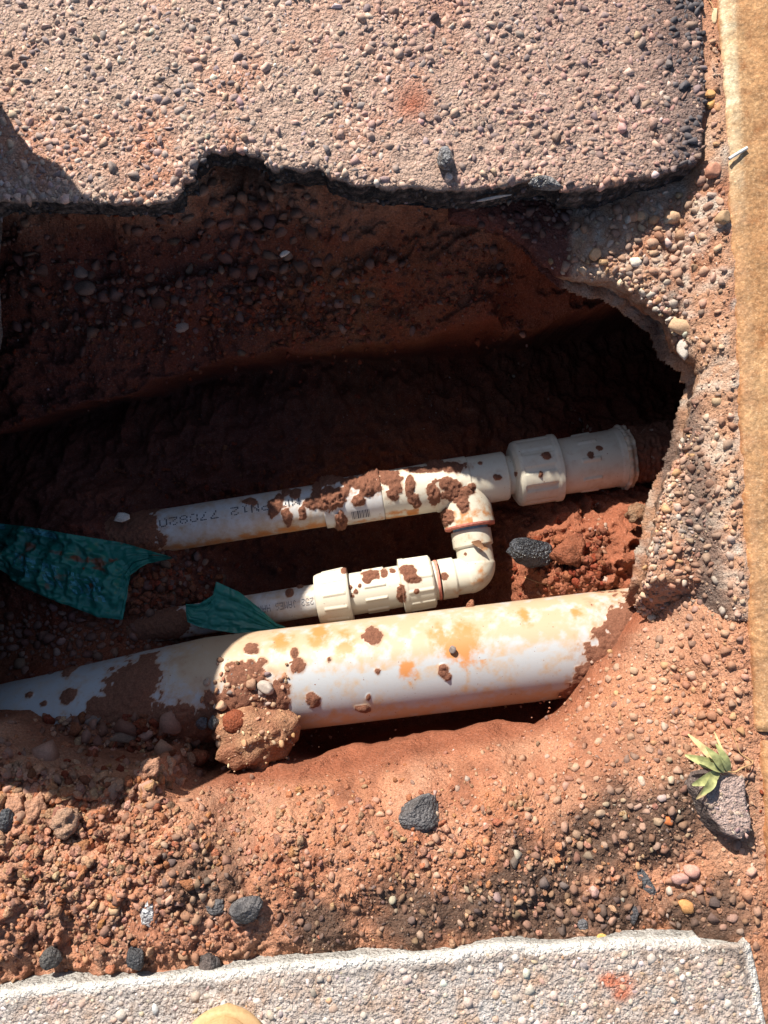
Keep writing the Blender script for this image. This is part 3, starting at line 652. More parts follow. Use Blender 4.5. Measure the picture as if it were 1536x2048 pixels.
# ledge gravel
cloud(900, 1330, 480, -.05, 130, 110, .0022, .0075, wts=(4, 4, 3, 1.4, .6, .8, 1.5))
cloud(900, 1360, 800, -.05, 70, 360, .0018, .006, wts=(4, 4, 2, 1.2, 1, .6, 2.6))
cloud(700, 1370, 1080, -.05, 80, 160, .0018, .0065, wts=(4, 4, 2, 1, .8, .6, 2.4))
cloud(300, 1190, 520, -.065, 70, 26, .0025, .007, wts=(4, 4, 2, 1, .3, .8, 1.5))
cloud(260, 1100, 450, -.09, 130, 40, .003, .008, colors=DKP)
cloud(260, 1425, 250, -.03, 14, 260, .0016, .005, gauss=False)
cloud(110, 1400, 395, -.04, 40, 40, .002, .006)
# upper wall
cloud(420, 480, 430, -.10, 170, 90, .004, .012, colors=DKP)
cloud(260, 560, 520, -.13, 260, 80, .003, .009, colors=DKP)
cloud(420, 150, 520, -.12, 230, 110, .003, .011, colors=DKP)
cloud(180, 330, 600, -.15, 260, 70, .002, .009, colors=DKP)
cloud(500, 500, 650, -.2, 520, 140, .0009, .0022, gauss=False, colors=[(.3, .22, .18), (.2, .1, .07), (.5, .42, .36)], wts=(3, 3, 1))
# rubble in the pit
cloud(1500, 300, 1450, -.19, 190, 110, .0025, .010, colors=DKP+[(.3, .22, .17)], wts=(3, 3, 3, 2, 2))
cloud(800, 120, 1270, -.29, 190, 60, .003, .009, colors=DKP)
cloud(400, 330, 1170, -.31, 90, 80, .003, .009, colors=DKP+[(.3, .2, .15)], wts=(3, 3, 3, 2, 1))
cloud(500, 200, 1490, -.17, 260, 60, .002, .008, colors=DKP)
cloud(260, 60, 1480, -.10, 120, 50, .002, .008, colors=DKP+[(.3, .17, .1)], wts=(2, 2, 2, 1, 3))
cloud(40, 300, 1480, -.19, 180, 60, .009, .017, colors=DKP, sink=.3)
cloud(300, 1180, 1120, -.28, 110, 80, .0015, .006, colors=[(.3, .11, .055), (.36, .16, .09), (.24, .09, .045)], wts=(3, 2, 3))
cloud(240, 1280, 1000, -.30, 60, 90, .0018, .0065, colors=[(.2, .09, .05), (.26, .13, .08)], wts=(1, 1))
gp = np.concatenate(gp); gs = np.concatenate(gs); gc = np.concatenate(gc)
# drop stones that would sit inside a bigger one
cs = .02; grid = {}; keep = []
for i in np.argsort(-gs):
    a_, b_ = int(gp[i, 0]/cs), int(gp[i, 1]/cs); ok = True
    for u_ in (-1, 0, 1):
        for v_ in (-1, 0, 1):
            for j in grid.get((a_+u_, b_+v_), ()):
                if (gp[i, 0]-gp[j, 0])**2+(gp[i, 1]-gp[j, 1])**2 < ((gs[i]+gs[j])*.66)**2: ok = False; break
            if not ok: break
        if not ok: break
    if ok: grid.setdefault((a_, b_), []).append(i); keep.append(i)
keep = np.array(keep); gp, gs, gc = gp[keep], gs[keep], gc[keep]
ang = rs.rand(len(gs)) < .78
gr = scatter('gravel', gp[~ang], gs[~ang], gc[~ang], PEB, M['stone'], smooth=True); tag(gr, 'rounded tan gravel strewn over the red soil', 'gravel', kind='stuff')
gr = scatter('gravel', gp[ang], gs[ang], gc[ang]*.9, CHIP, M['stone'], smooth=False); tag(gr, 'broken angular stones mixed into the red soil', 'gravel', kind='stuff')

# fine angular grit in the soil colour
def grit():
    n = 16000; x = rs.uniform(-.62, .50, n); y = rs.uniform(-.62, .33, n); zz, on = topz(x, y)
    s = np.exp(rs.normal(math.log(.0014), .45, n)).clip(.0007, .0042)*np.where(zz > -.12, 1, .9)
    ok = (sdf(x, y, low_poly) > s*.6) & (((x-K1[0])*kn[0]+(y-K1[1])*kn[1]) < -s) & ((sdf(x, y, claypoly) > 0) | (rs.rand(n) < .25)) & ((y < .15) | on)
    c = dust(x, y, zz, on)*(1+rs.normal(0, .18, (n, 1)))*rs.choice([.75, 1, 1.1, 1.25], n)[:, None]
    o = scatter('soil_grit', np.stack([x, y, zz+s*.25], 1)[ok], s[ok], c[ok], hulls(24, 10, (.5, .9)), M['soil'], smooth=False, tilt=1.2)
    tag(o, 'fine angular grit and crumbs over all the bare soil', 'grit', kind='stuff')
grit()
# stones showing in the broken rim of the ledge
e3 = rough(LW, .0035, .0030, 9, .022); e3 = e3[(e3[:, 0] > .15) & (e3[:, 0] < .40) & (e3[:, 1] > -.13) & (e3[:, 1] < .33)]
e3 = np.repeat(e3, 4, 0)+rs.normal(0, .0012, (len(e3)*4, 2)); n = len(e3); t_ = rs.rand(n)*.75
_, qx, qy = sdf(e3[:, 0], e3[:, 1], ledge_poly, True); s = np.exp(rs.normal(math.log(.003), .4, n)).clip(.0014, .007)
zt = zledge(e3[:, 0], e3[:, 1])
mid_ = P(1150, 800, -.1)[:2]; d2c = mid_-e3; d2c /= np.linalg.norm(d2c, axis=1)[:, None]
rx_ = e3[:, 0]-d2c[:, 0]*.018*t_+rs.normal(0, .001, n); ry_ = e3[:, 1]-d2c[:, 1]*.018*t_; zt = zledge(rx_, ry_)
rim = scatter('rim_stone', np.stack([rx_, ry_, zt-.001], 1), s, pal(n, PT, [3, 3, 3, 1, .6, .5, 2], .15)*.7+.3*ledgecol(rx_, ry_, zt), CHIP, M['stone'], smooth=False, tilt=1.5)
rim.parent = ledge; tag(rim, kind='stuff')

# soil crumbs: small clods on the near left bank and the pit
def crumbs(lst, name, label, colr):
    pts = []; ss = []; c_ = []
    for n, px, py, z, rx, ry, s0, s1 in lst:
        c = P(px, py, z); k = abs(P(px+100, py, z)[0]-c[0])/100
        x = c[0]+rs.normal(0, .5, n)*rx*k; y = c[1]+rs.normal(0, .5, n)*ry*k; s = np.exp(rs.normal(math.log((s0*s1)**.5), .4, n)).clip(s0, s1)
        zz, _ = topz(x, y); ok = (sdf(x, y, low_poly) > s*.6) & (sdf(x, y, claypoly) > 0) & (sdf(x, y, ledge_poly) > 0)
        pts.append(np.stack([x, y, zz+s*.12], 1)[ok]); ss.append(s[ok]); c_.append((pal(n, colr, [1]*len(colr), .12))[ok])
    o = scatter(name, np.concatenate(pts), np.concatenate(ss), np.concatenate(c_), variants(IC2, 14, 1.1, 2, (.6, .9)), M['clod'], smooth=True, tilt=1.2)
    return tag(o, label, 'soil crumbs', kind='stuff')
crumbs([(1500, 150, 1680, -.04, 260, 200, .002, .010), (260, 90, 1590, -.05, 150, 60, .004, .012), (500, 500, 1650, -.04, 300, 100, .002, .008), (500, 1000, 1700, -.03, 400, 160, .002, .007), (160, 330, 1560, -.06, 60, 30, .004, .012)],
       'soil_crumbs', 'dry orange soil crumbs heaped on the near bank', [TAN*1.05, ORG, TAN*.85, np.array([.42, .24, .15])])
crumbs([(200, 1480, 900, -.01, 16, 1500, .001, .004), (420, 1150, 1120, -.27, 110, 60, .003, .011), (200, 1270, 1010, -.3, 50, 60, .003, .010), (260, 300, 1190, -.3, 140, 70, .004, .012), (200, 300, 1450, -.22, 130, 80, .004, .012), (300, 600, 620, -.2, 400, 80, .003, .010)],
       'soil_crumbs', 'dark red clay crumbs inside the pit', [RED*.9, RED*.75, DEEP*1.4])  # redder and darker tones than the bank crumbs
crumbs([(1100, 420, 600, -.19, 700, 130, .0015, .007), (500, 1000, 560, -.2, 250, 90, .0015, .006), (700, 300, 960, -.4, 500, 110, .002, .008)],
       'soil_crumbs', 'dark crumbs clinging to the shaded back wall of the pit', [DEEP*1.5, DEEP*1.2, PURP*1.5, RED*.7])  # darkest clay tones, spread over the back wall

# ------------------------------------------------------------------ single stones
def surf(px, py):
    """height of the first surface seen at a photo pixel"""
    zs_ = np.arange(0, -.6, -.002); pts = P(np.full(len(zs_), float(px)), np.full(len(zs_), float(py)), zs_)
    h = topz(pts[:, 0], pts[:, 1])[0]
    top = (sdf(pts[:1, 0], pts[:1, 1], slab_poly)[0] < 0) or (sdf(pts[:1, 0], pts[:1, 1], low_poly)[0] < 0)
    if top: return 0.0
    k_ = np.nonzero(h >= zs_)[0]; return float(zs_[k_[0]]) if len(k_) else -.4
def rock(name, px, py, wpx, hpx, col, label, mat='rock', rot=0, zoff=None, planes=7, amp=.28, thick=.55, z=None, sub=IC3, cat='stone', col2=None, seed=0, group=None, dsc=.25):
    zz = -.03
    if z is None:
        zz = surf(px, py)
    else: zz = z
    c = P(px, py, zz); k = abs(P(px+100, py, zz)[0]-c[0])/100
    r1, r2 = wpx/2*k, hpx/2*k; r3 = thick*min(r1, r2)*1.2
    v = sub[0].copy(); st = np.random.RandomState(seed+100)
    v *= (1+amp*fbm3(v+seed*2.7, .9, 3, seed))[:, None]
    for q in range(planes):
        nrm = st.normal(size=3); nrm /= np.linalg.norm(nrm); d0 = st.uniform(.55, .9); dd = v@nrm-d0; v -= np.clip(dd, 0, None)[:, None]*nrm
    v /= np.abs(v).max(0)
    v *= (1+.10*dsc*4*fbm3(v*1.0+seed, .28, 3, seed+5))[:, None]
    v *= np.array([r1, r2, r3]); a_ = radians(rot); R = np.array([[cos(a_), -sin(a_), 0], [sin(a_), cos(a_), 0], [0, 0, 1]])
    cc = np.tile(np.array(col), (len(v), 1)); n3 = fbm3(v/r1, .45, 3, seed+3)
    if col2 is not None: cc = lerp(cc, np.array(col2), .5+n3*2.2)
    v = v@R.T
    o = mesh_obj(name, v+np.array([c[0], c[1], zz+r3*.45]), sub[1], M[mat], col=np.clip(cc, .01, 1), smooth=(planes < 4))
    tag(o, label, cat, group); recenter(o); return o
CH = (.055, .053, .058); CH2 = (.15, .14, .14)
rock('asphalt_lump', 838, 1625, 82, 78, CH, 'dark charcoal asphalt lump lying alone on orange soil below the clay slope', col2=CH2, seed=1, thick=.5, sub=IC4, cat='asphalt lump')
rock('stone', 300, 1826, 46, 72, (.45, .45, .46), 'silvery white rock in the gravel near the lower left', 'shiny', rot=-10, col2=(.7, .7, .7), seed=2, sub=IC4)
rock('asphalt_lump', 490, 1815, 82, 58, CH, 'long black asphalt lump right of the silvery white rock', rot=25, col2=CH2, seed=3, sub=IC4, cat='asphalt lump')
rock('asphalt_lump', 434, 1812, 42, 30, (.1, .095, .1), 'small dark grey lump just left of the long black asphalt lump', rot=15, seed=4, cat='asphalt lump', col2=CH2)
rock('asphalt_lump', 891, 324, 36, 50, (.09, .09, .095), 'glinting black lump standing on the broken road edge', 'shiny', seed=5, thick=1.1, col2=(.3, .3, .32), cat='asphalt lump')
rock('bitumen_lump', 1062, 1108, 100, 62, (.02, .022, .028), 'faceted coal black lump half buried under red clods in the pit', 'shiny', rot=-8, seed=6, z=-.285, thick=.8, col2=(.09, .1, .12), sub=IC4, cat='bitumen lump')
rock('stone', 107, 1912, 46, 44, (.07, .065, .065), 'dark rock in a hollow at the lower left', seed=7, thick=.8, col2=(.12, .11, .1))
rock('stone', 274, 1912, 38, 44, (.06, .06, .065), 'blue black rock directly below the silvery white rock', seed=8, thick=.8)
rock('stone', 18, 1636, 34, 46, (.07, .075, .085), 'dark blue grey rock at the left edge among orange clods', seed=9, thick=.9)
rock('asphalt_lump', 418, 1926, 54, 46, (.05, .045, .045), 'crumbly black lump touching the pale road edge', seed=10, thick=.7, cat='asphalt lump', col2=(.13, .1, .09))
rock('slate_sliver', 1292, 1765, 24, 62, (.09, .09, .095), 'dark layered sliver lying slanted among pebbles at lower right', rot=28, seed=11, thick=.5)
rock('stone', 1268, 1829, 20, 38, (.08, .075, .08), 'small dark oval pebble close to the pale road edge', seed=12, thick=.7, planes=1)
rock('stone', 1165, 1849, 24, 24, (.14, .135, .14), 'round grey pebble close to the pale road edge', seed=13, planes=1)
rock('stone', 1382, 1740, 34, 26, (.50, .27, .21), 'smooth pink pebble, the upper of a touching pair', seed=14, rot=-25, planes=1, thick=.7, mat='stone')
rock('stone', 1358, 1756, 36, 22, (.42, .24, .20), 'smooth mauve pebble, the lower of a touching pair', seed=15, planes=1, thick=.7, mat='stone')
rock('stone', 1370, 1812, 36, 26, (.52, .26, .10), 'orange oval pebble below the pink pair', seed=16, rot=-20, planes=1, mat='stone')
rock('stone', 1186, 1782, 24, 24, (.48, .29, .24), 'round pale pink pebble set in dark soil', seed=17, planes=1, mat='stone')
rock('stone', 1204, 1878, 26, 26, (.50, .32, .10), 'yellow broken stone at the pale road edge', seed=18, mat='stone', planes=4)
rock('brick_crumb', 1336, 1640, 18, 20, (.50, .15, .05), 'tiny bright orange crumb left of the big grey fragment', seed=19, mat='stone')
rock('stone', 1428, 34, 14, 40, (.55, .42, .25), 'pale bone coloured stone in the gutter at the top', seed=20, mat='stone', rot=-8, thick=.8)
rock('stone', 1420, 190, 22, 18, (.50, .27, .11), 'amber stone in the gutter, topmost of three', seed=21, mat='stone', planes=3)
rock('stone', 1421, 210, 20, 24, (.52, .28, .10), 'amber stone in the gutter, middle one of three', seed=22, mat='stone', planes=3)
rock('stone', 1435, 217, 16, 22, (.46, .24, .12), 'amber stone in the gutter against the kerb, lowest of three', seed=23, mat='stone', planes=3)
rock('stone', 1443, 441, 30, 30, (.40, .26, .15), 'brown stone pressed against the kerb beside the ledge', seed=24, mat='stone', thick=.9)
rock('stone', 1423, 345, 30, 34, (.42, .2, .13), 'dusty red pebble beside the corner of the road slab', seed=25, mat='stone', planes=2, rot=-30, thick=.8)
rock('stone', 1398, 363, 20, 20, (.45, .24, .14), 'small tan pebble just under the corner of the road slab', seed=26, mat='stone', planes=2)
rock('stone', 1280, 435, 26, 22, (.50, .30, .17), 'light brown pebble on the ledge at the slab shadow edge', seed=27, mat='stone', planes=2)
rock('stone', 1265, 436, 22, 20, (.42, .22, .13), 'red brown pebble left of the light brown one on the ledge', seed=28, mat='stone', planes=2)
rock('stone', 1342, 437, 34, 28, (.56, .36, .22), 'largest rounded pebble on the sunlit ledge', seed=29, mat='stone', planes=2, thick=.8)
rock('stone', 1187, 512, 30, 28, (.52, .32, .18), 'blocky tan pebble at the tip of the ledge', seed=30, mat='stone', planes=4, thick=.8)
rock('stone', 1270, 526, 26, 20, (.66, .58, .48), 'whitish pebble on the ledge above the dark cavity', seed=31, mat='stone', planes=3)
rock('stone', 1360, 655, 62, 34, (.50, .33, .2), 'flat beige rock jutting over the rim of the dark cavity', seed=32, mat='stone', rot=-20, thick=.6, planes=6)
rock('stone', 1366, 700, 26, 46, (.48, .42, .36), 'white rock on the rim below the flat beige one', seed=33, mat='stone', thick=.7)
rock('stone', 470, 1441, 50, 46, (.24, .07, .035), 'round red clay covered stone on the rubble beside the big pipe', seed=34, mat='clod', z=-.165, planes=2, thick=.9)
rock('stone', 405, 1446, 24, 26, (.09, .09, .1), 'dark grey rubble stone, left of two by the red stone', seed=35, z=-.175, thick=.9)
rock('stone', 429, 1444, 28, 30, (.12, .12, .12), 'dark grey rubble stone, right of two by the red stone', seed=36, z=-.17, thick=.9)
rock('stone', 446, 1484, 28, 28, (.36, .26, .18), 'tan stone lodged below the two dark rubble stones', seed=37, z=-.175, mat='stone', planes=3, thick=.9)
rock('stone', 533, 1374, 40, 26, (.40, .34, .29), 'pale grey stone resting on the big pipe', seed=38, z=-.172, mat='stone', rot=-20, thick=.8)
rock('stone', 505, 1368, 24, 22, (.34, .2, .13), 'small brown stone resting on the big pipe', seed=39, z=-.172, mat='stone', planes=3, thick=.9)
rock('stone', 443, 1412, 26, 24, (.44, .28, .18), 'light stone on the soil heap beside the pipe shadow', seed=40, z=-.17, mat='stone', planes=4, thick=.9)
rock('stone', 246, 1472, 58, 34, (.22, .15, .11), 'large flat brown stone in the shaded rubble', seed=41, mat='stone', rot=5, thick=.6)
rock('stone', 185, 1440, 40, 28, (.17, .12, .1), 'smaller brown stone upper left of the flat one in shade', seed=42, mat='stone')
rock('stone', 362, 652, 32, 30, (.30, .22, .18), 'pale triangular stone stuck in the shaded clay wall', seed=43, mat='stone', thick=.4, planes=8)
rock('stone', 162, 545, 30, 28, (.2, .15, .13), 'grey round stone in the shaded wall, upper of a pair', seed=44, mat='stone', planes=2)
rock('stone', 172, 578, 44, 30, (.2, .13, .1), 'brown stone in the shaded wall, lower of a pair', seed=45, mat='stone', planes=3)
rock('stone', 905, 1299, 15, 16, (.22, .18, .16), 'tiny grey stone on the orange stain of the big pipe', seed=46, z=-.170, mat='stone', planes=3)
rock('clay_clod', 1140, 1106, 78, 70, RED*.95, 'lumpy red clay clod right of the coal black lump', seed=47, z=-.265, mat='clod', planes=0, amp=.6, thick=.8, sub=IC4, cat='clod', col2=RED*.7, dsc=.7)
rock('clay_clod', 1272, 1030, 54, 46, (.20, .10, .055), 'round brown clod with grit in front of the cavity', seed=48, z=-.255, mat='clod', planes=0, amp=.6, thick=.8, sub=IC4, cat='clod', col2=(.3, .18, .11), dsc=.7)
rock('clay_clod', 75, 1625, 46, 80, TAN*1.02, 'tall orange clod, left of two at the lower left', seed=49, mat='clod', planes=0, amp=.6, thick=.9, sub=IC4, cat='clod', dsc=.8, rot=-10)
rock('clay_clod', 40, 1620, 40, 66, TAN*1.05, 'cracked orange clod near the dark blue grey rock', seed=50, mat='clod', planes=0, amp=.6, thick=.9, sub=IC4, cat='clod', dsc=.8, rot=12)
rock('clay_clod', 135, 1640, 66, 58, (.36, .22, .15), 'brown rough clod overhanging a dark hollow', seed=51, mat='clod', planes=0, amp=.7, thick=.9, sub=IC4, cat='clod', dsc=.8, rot=30)
rock('clay_clod', 300, 1538, 60, 40, TAN*.95, 'pointed orange clod on the rim catching the sun', seed=52, mat='clod', planes=0, amp=.7, thick=.9, sub=IC4, cat='clod', dsc=.8, rot=60)
# conglomerate lump beside the big pipe
def conglomerate():
    root = rock('soil_lump', 515, 1462, 172, 132, (.27, .12, .07), 'big sandy lump of packed gravel and clay against the big pipe', 'clod', rot=-8, z=-.215, planes=7, amp=.6, thick=.95, sub=IC4, cat='soil lump', col2=(.37, .20, .115), seed=61, dsc=.6)
    me = root.data; n = len(me.vertices); c = np.empty(n*3, np.float32); me.vertices.foreach_get('co', c); c = c.reshape(-1, 3)
    top = c[c[:, 2] > c[:, 2].max()*.45]; sel = top[rs.choice(len(top), 110)]
    s = np.exp(rs.normal(math.log(.0028), .4, len(sel))).clip(.0014, .007)
    o = scatter('embedded_stone', sel, s, pal(len(sel), [(.5, .34, .2), (.42, .24, .13), (.3, .18, .12), (.56, .44, .3)], [3, 3, 2, 1]), PEB, M['stone'], root); tag(o, kind='stuff')
conglomerate()
rock('clay_clod', 400, 1512, 44, 34, RED, 'small clod at the foot of the packed gravel lump', seed=62, z=-.20, mat='clod', planes=1, amp=.5, thick=.9, cat='clod')

# pinkish aggregate fragment on the right
def fragment():
    top = PP([(1408, 1580), (1426, 1556), (1452, 1548), (1492, 1556), (1496, 1600), (1503, 1645), (1504, 1664), (1488, 1680), (1460, 1672), (1436, 1640), (1418, 1608)], .014)[:, :2]
    c = top.mean(0); tp = rough(top, .004, .001, 31, .02)
    n = len(tp); V = []; Fq = []
    lv = [(0.0, .0, .0), (.5, 0, 0), (.8, 0, 0), (.97, .0, 0), (1.0, 0, -.003), (1.02, 0, -.008), (1.05, 0, -.014), (1.05, 0, -.020), (1.08, 0, -.028), (1.08, 0, -.04)]
    V.append([c[0], c[1], .012])
    for s, _, dz in lv[1:]:
        for q in tp:
            p = c+(q-c)*s; sl = -.12*(p[1]-c[1]); dn = fbm(np.array([p[0]]), np.array([p[1]+dz]), .012, 3, 71)[0]
            sh_ = max(0, -(dz))*1.0
            V.append([p[0]-sh_*.30+dn*.0035*(s > .98), p[1]-sh_*.1+dn*.0, .012+dz+dn*.0020+sl*.2])
    V = np.array(V); faces = [[0, 1+i, 1+(i+1) % n] for i in range(n)]
    for r in range(len(lv)-2):
        for i in range(n): faces.append([1+r*n+i, 1+(r+1)*n+i, 1+(r+1)*n+(i+1) % n, 1+r*n+(i+1) % n])
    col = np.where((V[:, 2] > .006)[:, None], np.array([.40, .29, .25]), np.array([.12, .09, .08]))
    o = mesh_obj('road_fragment', V, faces, M['asphalt'], col=col*(1+.3*fbm(V[:, 0], V[:, 1], .01, 3, 4)[:, None]), smooth=True)
    tag(o, 'pinkish grey broken piece of road surface under the green weed', 'road fragment'); recenter(o)
    r2 = rough(top, .01, .0, 1); xs_ = rs.uniform(top[:, 0].min(), top[:, 0].max(), 420); ys_ = rs.uniform(top[:, 1].min(), top[:, 1].max(), 420)
    m_ = sdf(xs_, ys_, top) < -.001; xs_, ys_ = xs_[m_], ys_[m_]
    s = rs.uniform(.0018, .0042, len(xs_)); zz = .0098-.024*(ys_-c[1])
    ch = scatter('stone_chip', np.stack([xs_, ys_, zz], 1)-np.array(o.location), s, pal(len(xs_), [(.38, .28, .23), (.30, .22, .18), (.44, .34, .28), (.22, .18, .17)], [3, 3, 2, 1]), CHIPL, M['chip'], o, smooth=False, tilt=.3); tag(ch, kind='stuff')
fragment()

# tar lump and sliver at the slab edge
rock('tar_lump', 1092, 372, 74, 26, (.10, .095, .10), 'long glossy tar lump hanging on the road edge', 'shiny', rot=-6, z=-.005, seed=71, thick=1.0, col2=(.28, .27, .27), sub=IC4, cat='tar lump')
rock('stone_sliver', 990, 396, 78, 7, (.42, .38, .34), 'thin pale sliver under the road edge beside the tar lump', 'stone', rot=12, z=-.02, seed=72, thick=1.0, cat='stone sliver')
rock('white_bit', 572, 505, 30, 12, (.75, .66, .55), 'small white bit in the shaded clay wall', 'stone', rot=40, seed=73, cat='flake', thick=.6)  # thin near-white bit set into the clay wall
rock('white_bit', 243, 1036, 36, 22, (.62, .56, .48), 'cream flake beside the buried end of the upper pipe', 'stone', z=-.28, seed=74, cat='flake', thick=.3)
rock('clay_flake', 940, 1216, 18, 36, (.3, .13, .075), 'thin brown flake standing between the pipes', 'clod', z=-.24, seed=75, cat='flake', thick=.5, rot=-15, planes=8)

# ------------------------------------------------------------------ pipes
def tube(name, A, B, prof, mat, root, nseg=96, dl=.0015, mudl=(), mudn=None, dustf=None, stainf=None, disp=.0022, seed=0, ribs=None, radf=None, bend=None):
    """surface of revolution from A to B; prof = [(distance, radius)] sharp profile; th=0 is up"""
    A = np.array(A, float); B = np.array(B, float); L = np.linalg.norm(B-A); u = (B-A)/L
    up = np.array([0, 0, 1.0]); up = up-u*(up@u); up /= np.linalg.norm(up); sd_ = np.cross(u, up)   # side: image-down if u points right
    T_ = []; R_ = []
    for (t0, r0), (t1, r1) in zip(prof[:-1], prof[1:]):
        n = max(1, int(math.hypot(t1-t0, r1-r0)/dl))
        for k in range(n): T_.append(t0+(t1-t0)*k/n); R_.append(r0+(r1-r0)*k/n)
    T_.append(prof[-1][0]); R_.append(prof[-1][1]); T_ = np.array(T_); R_ = np.array(R_)
    th = np.arange(nseg)/nseg*2*pi
    TT, TH = np.meshgrid(T_, th, indexing='ij'); RR = np.repeat(R_[:, None], nseg, 1)
    if radf is not None: RR = radf(TT, TH, RR)
    dirv = np.cos(TH)[..., None]*up+np.sin(TH)[..., None]*sd_
    c = A+TT[..., None]*u
    if bend is not None: c = c+bend(TT)
    p = c+dirv*RR[..., None]
    px_, py_ = p[..., 0].ravel(), p[..., 1].ravel(); arc = (TH*RR.max()).ravel(); tt = TT.ravel()
    nz = fbm(tt+seed, arc+seed*1.7, .016, 4, seed+1, .6); nz2 = fbm(tt, arc, .006, 3, seed+2)
    mud = np.full(px_.shape, -1.0)
    for q in mudl:
        mx_, my_, mr_ = q[:3]; my_r = q[3] if len(q) > 3 else mr_
        cc = P(mx_, my_, A[2]+R_.max()*.7); k = abs(P(mx_+100, my_, A[2]+R_.max()*.7)[0]-cc[0])/100
        d = np.hypot((px_-cc[0])/(mr_*k), (py_-cc[1])/(my_r*k)); mud = np.maximum(mud, (1-d)*1.1)
    m = mud+nz*.75+nz2*.15
    if mudn is not None: m = np.maximum(m, mudn(tt, TH.ravel(), nz, nz2))
    mm = sstep(-.02, .12, m)
    thickm = sstep(0, .8, m)
    p = p+dirv*(mm*(.25+.75*thickm)*disp*(1+.9*fbm(tt, arc, .004, 2, seed+9)).clip(0)).reshape(TT.shape)[..., None]*(RR > 1e-4)[..., None]
    dust = np.zeros(px_.shape) if dustf is None else dustf(tt, TH.ravel(), nz)
    st = np.zeros(px_.shape) if stainf is None else stainf(tt, TH.ravel(), nz, px_, py_)
    n, k = TT.shape; i = np.arange(n*k).reshape(n, k); j = np.roll(i, -1, 1)
    f = np.stack([i[:-1], j[:-1], j[1:], i[1:]], -1).reshape(-1, 4)
    o = mesh_obj(name, p.reshape(-1, 3), f[:, ::-1], mat, smooth=False, attrs={'mud': .5*mm+.5*sstep(-.8, .15, m), 'dust': dust, 'stain': st})
    # smooth along the barrel, sharp at steps
    me = o.data; me.polygons.foreach_set('use_smooth', np.ones(len(me.polygons), bool))
    child_fix(o, root); return o
def printed(name, A, B, r, text, tpos, thc, h, wch, mat, root, gap=.25, dot=.9):
    G5 = {'P': '11110 10001 10001 11110 10000 10000 10000', 'N': '10001 11001 11001 10101 10011 10011 10001', '1': '00100 01100 00100 00100 00100 00100 01110', '2': '01110 10001 00001 00110 01000 10000 11111',
          '7': '11111 00001 00010 00100 00100 01000 01000', '0': '01110 10001 10001 10001 10001 10001 01110', '8': '01110 10001 10001 01110 10001 10001 01110', 'M': '10001 11011 10101 10101 10001 10001 10001', '5': '11111 10000 11110 00001 00001 10001 01110',
          'J': '00111 00010 00010 00010 00010 10010 01100', 'A': '01110 10001 10001 11111 10001 10001 10001', 'E': '11111 10000 10000 11110 10000 10000 11111', 'S': '01111 10000 10000 01110 00001 00001 11110', 'H': '10001 10001 10001 11111 10001 10001 10001',
          'R': '11110 10001 10001 11110 10100 10010 10001', 'D': '11110 10001 10001 10001 10001 10001 11110', 'I': '01110 00100 00100 00100 00100 00100 01110', ' ': '00000 '*7}
    A = np.array(A, float); B = np.array(B, float); u = (B-A)/np.linalg.norm(B-A); up = np.array([0, 0, 1.0]); up -= u*(up@u); up /= np.linalg.norm(up); sd_ = np.cross(u, up)
    V = []; Fq = []; cw = wch/6.2; ch_ = h/7
    t0 = tpos
    for ci, chh in enumerate(text):
        rows = G5[chh].split() if chh != ' ' else ['00000']*7
        for ry in range(7):
            for rx in range(5):
                if rows[ry][rx] == '1' and random.random() > .07:
                    # rotated half a turn: reading runs towards A, letter tops point to the image bottom (+sd)
                    tc_ = t0-(ci*wch+rx*cw); sc_ = (3-ry)*ch_
                    b_ = len(V)
                    for dx, dy in ((-.5, -.5), (.5, -.5), (.5, .5), (-.5, .5)):
                        tt = tc_+dx*cw*dot; aa = thc+(sc_+dy*ch_*dot)/r*1.0
                        q = A+u*tt+(up*cos(aa)+sd_*sin(aa))*(r+.0003); V.append(q)
                    Fq.append([b_, b_+1, b_+2, b_+3])
    o = mesh_obj(name, V, Fq, mat); child_fix(o, root); return o

ZP = -.33
U0 = P(300, 1066, ZP); U1 = P(1262, 911, ZP); uu = (U1-U0)/np.linalg.norm(U1-U0)
def ut(px): # distance along the upper axis of a photo column
    return (P(px, 1066-(px-300)*.1611, ZP)-U0)@uu
pipeA = empty('water_pipe', tuple(U0)); tag(pipeA, 'white plastic water pipe with tee, elbows and unions looping back beside the big pipe', 'pipe')
rU = .0362
dustU = lambda t, th, nz: .35+nz*.35+.35*sstep(.4, 1.3, th)*sstep(2.4, 1.5, th)
MUDU = [(290, 1068, 44, 46), (480, 960, 10), (560, 1005, 9, 20), (500, 1004, 14, 10), (572, 985, 11), (590, 988, 13, 12), (575, 1030, 12, 18), (548, 1020, 10, 16), (606, 1025, 8, 14), (636, 965, 14, 22), (645, 1000, 24, 22), (625, 1008, 18, 14), (668, 995, 26, 26),
        (680, 1040, 12, 22), (655, 955, 30, 18), (700, 965, 20, 12), (735, 975, 30, 26), (718, 1005, 20, 12), (775, 960, 26, 12), (790, 985, 16, 20), (820, 975, 10, 22), (760, 945, 40, 8), (850, 940, 40, 8), (830, 1000, 12, 14), (865, 985, 14, 26),
        (905, 985, 22, 22), (925, 1010, 12, 14), (935, 985, 14, 12), (892, 970, 20, 14), (905, 935, 40, 14), (870, 925, 20, 12), (960, 928, 6, 5), (992, 957, 8, 6), (940, 975, 10, 8)]
tube('pipe', U0, U1, [(ut(120), rU), (ut(760), rU)], M['pvc'], pipeA, 128, .0013, MUDU, mudn=lambda t, th, nz, n2: (ut(322)-t)/.03+nz*.9, dustf=dustU, seed=1,
     stainf=lambda t, th, nz, x, y: sstep(.6, 1.2, th)*sstep(2.3, 1.6, th)*(.75+nz*.5), disp=.003)
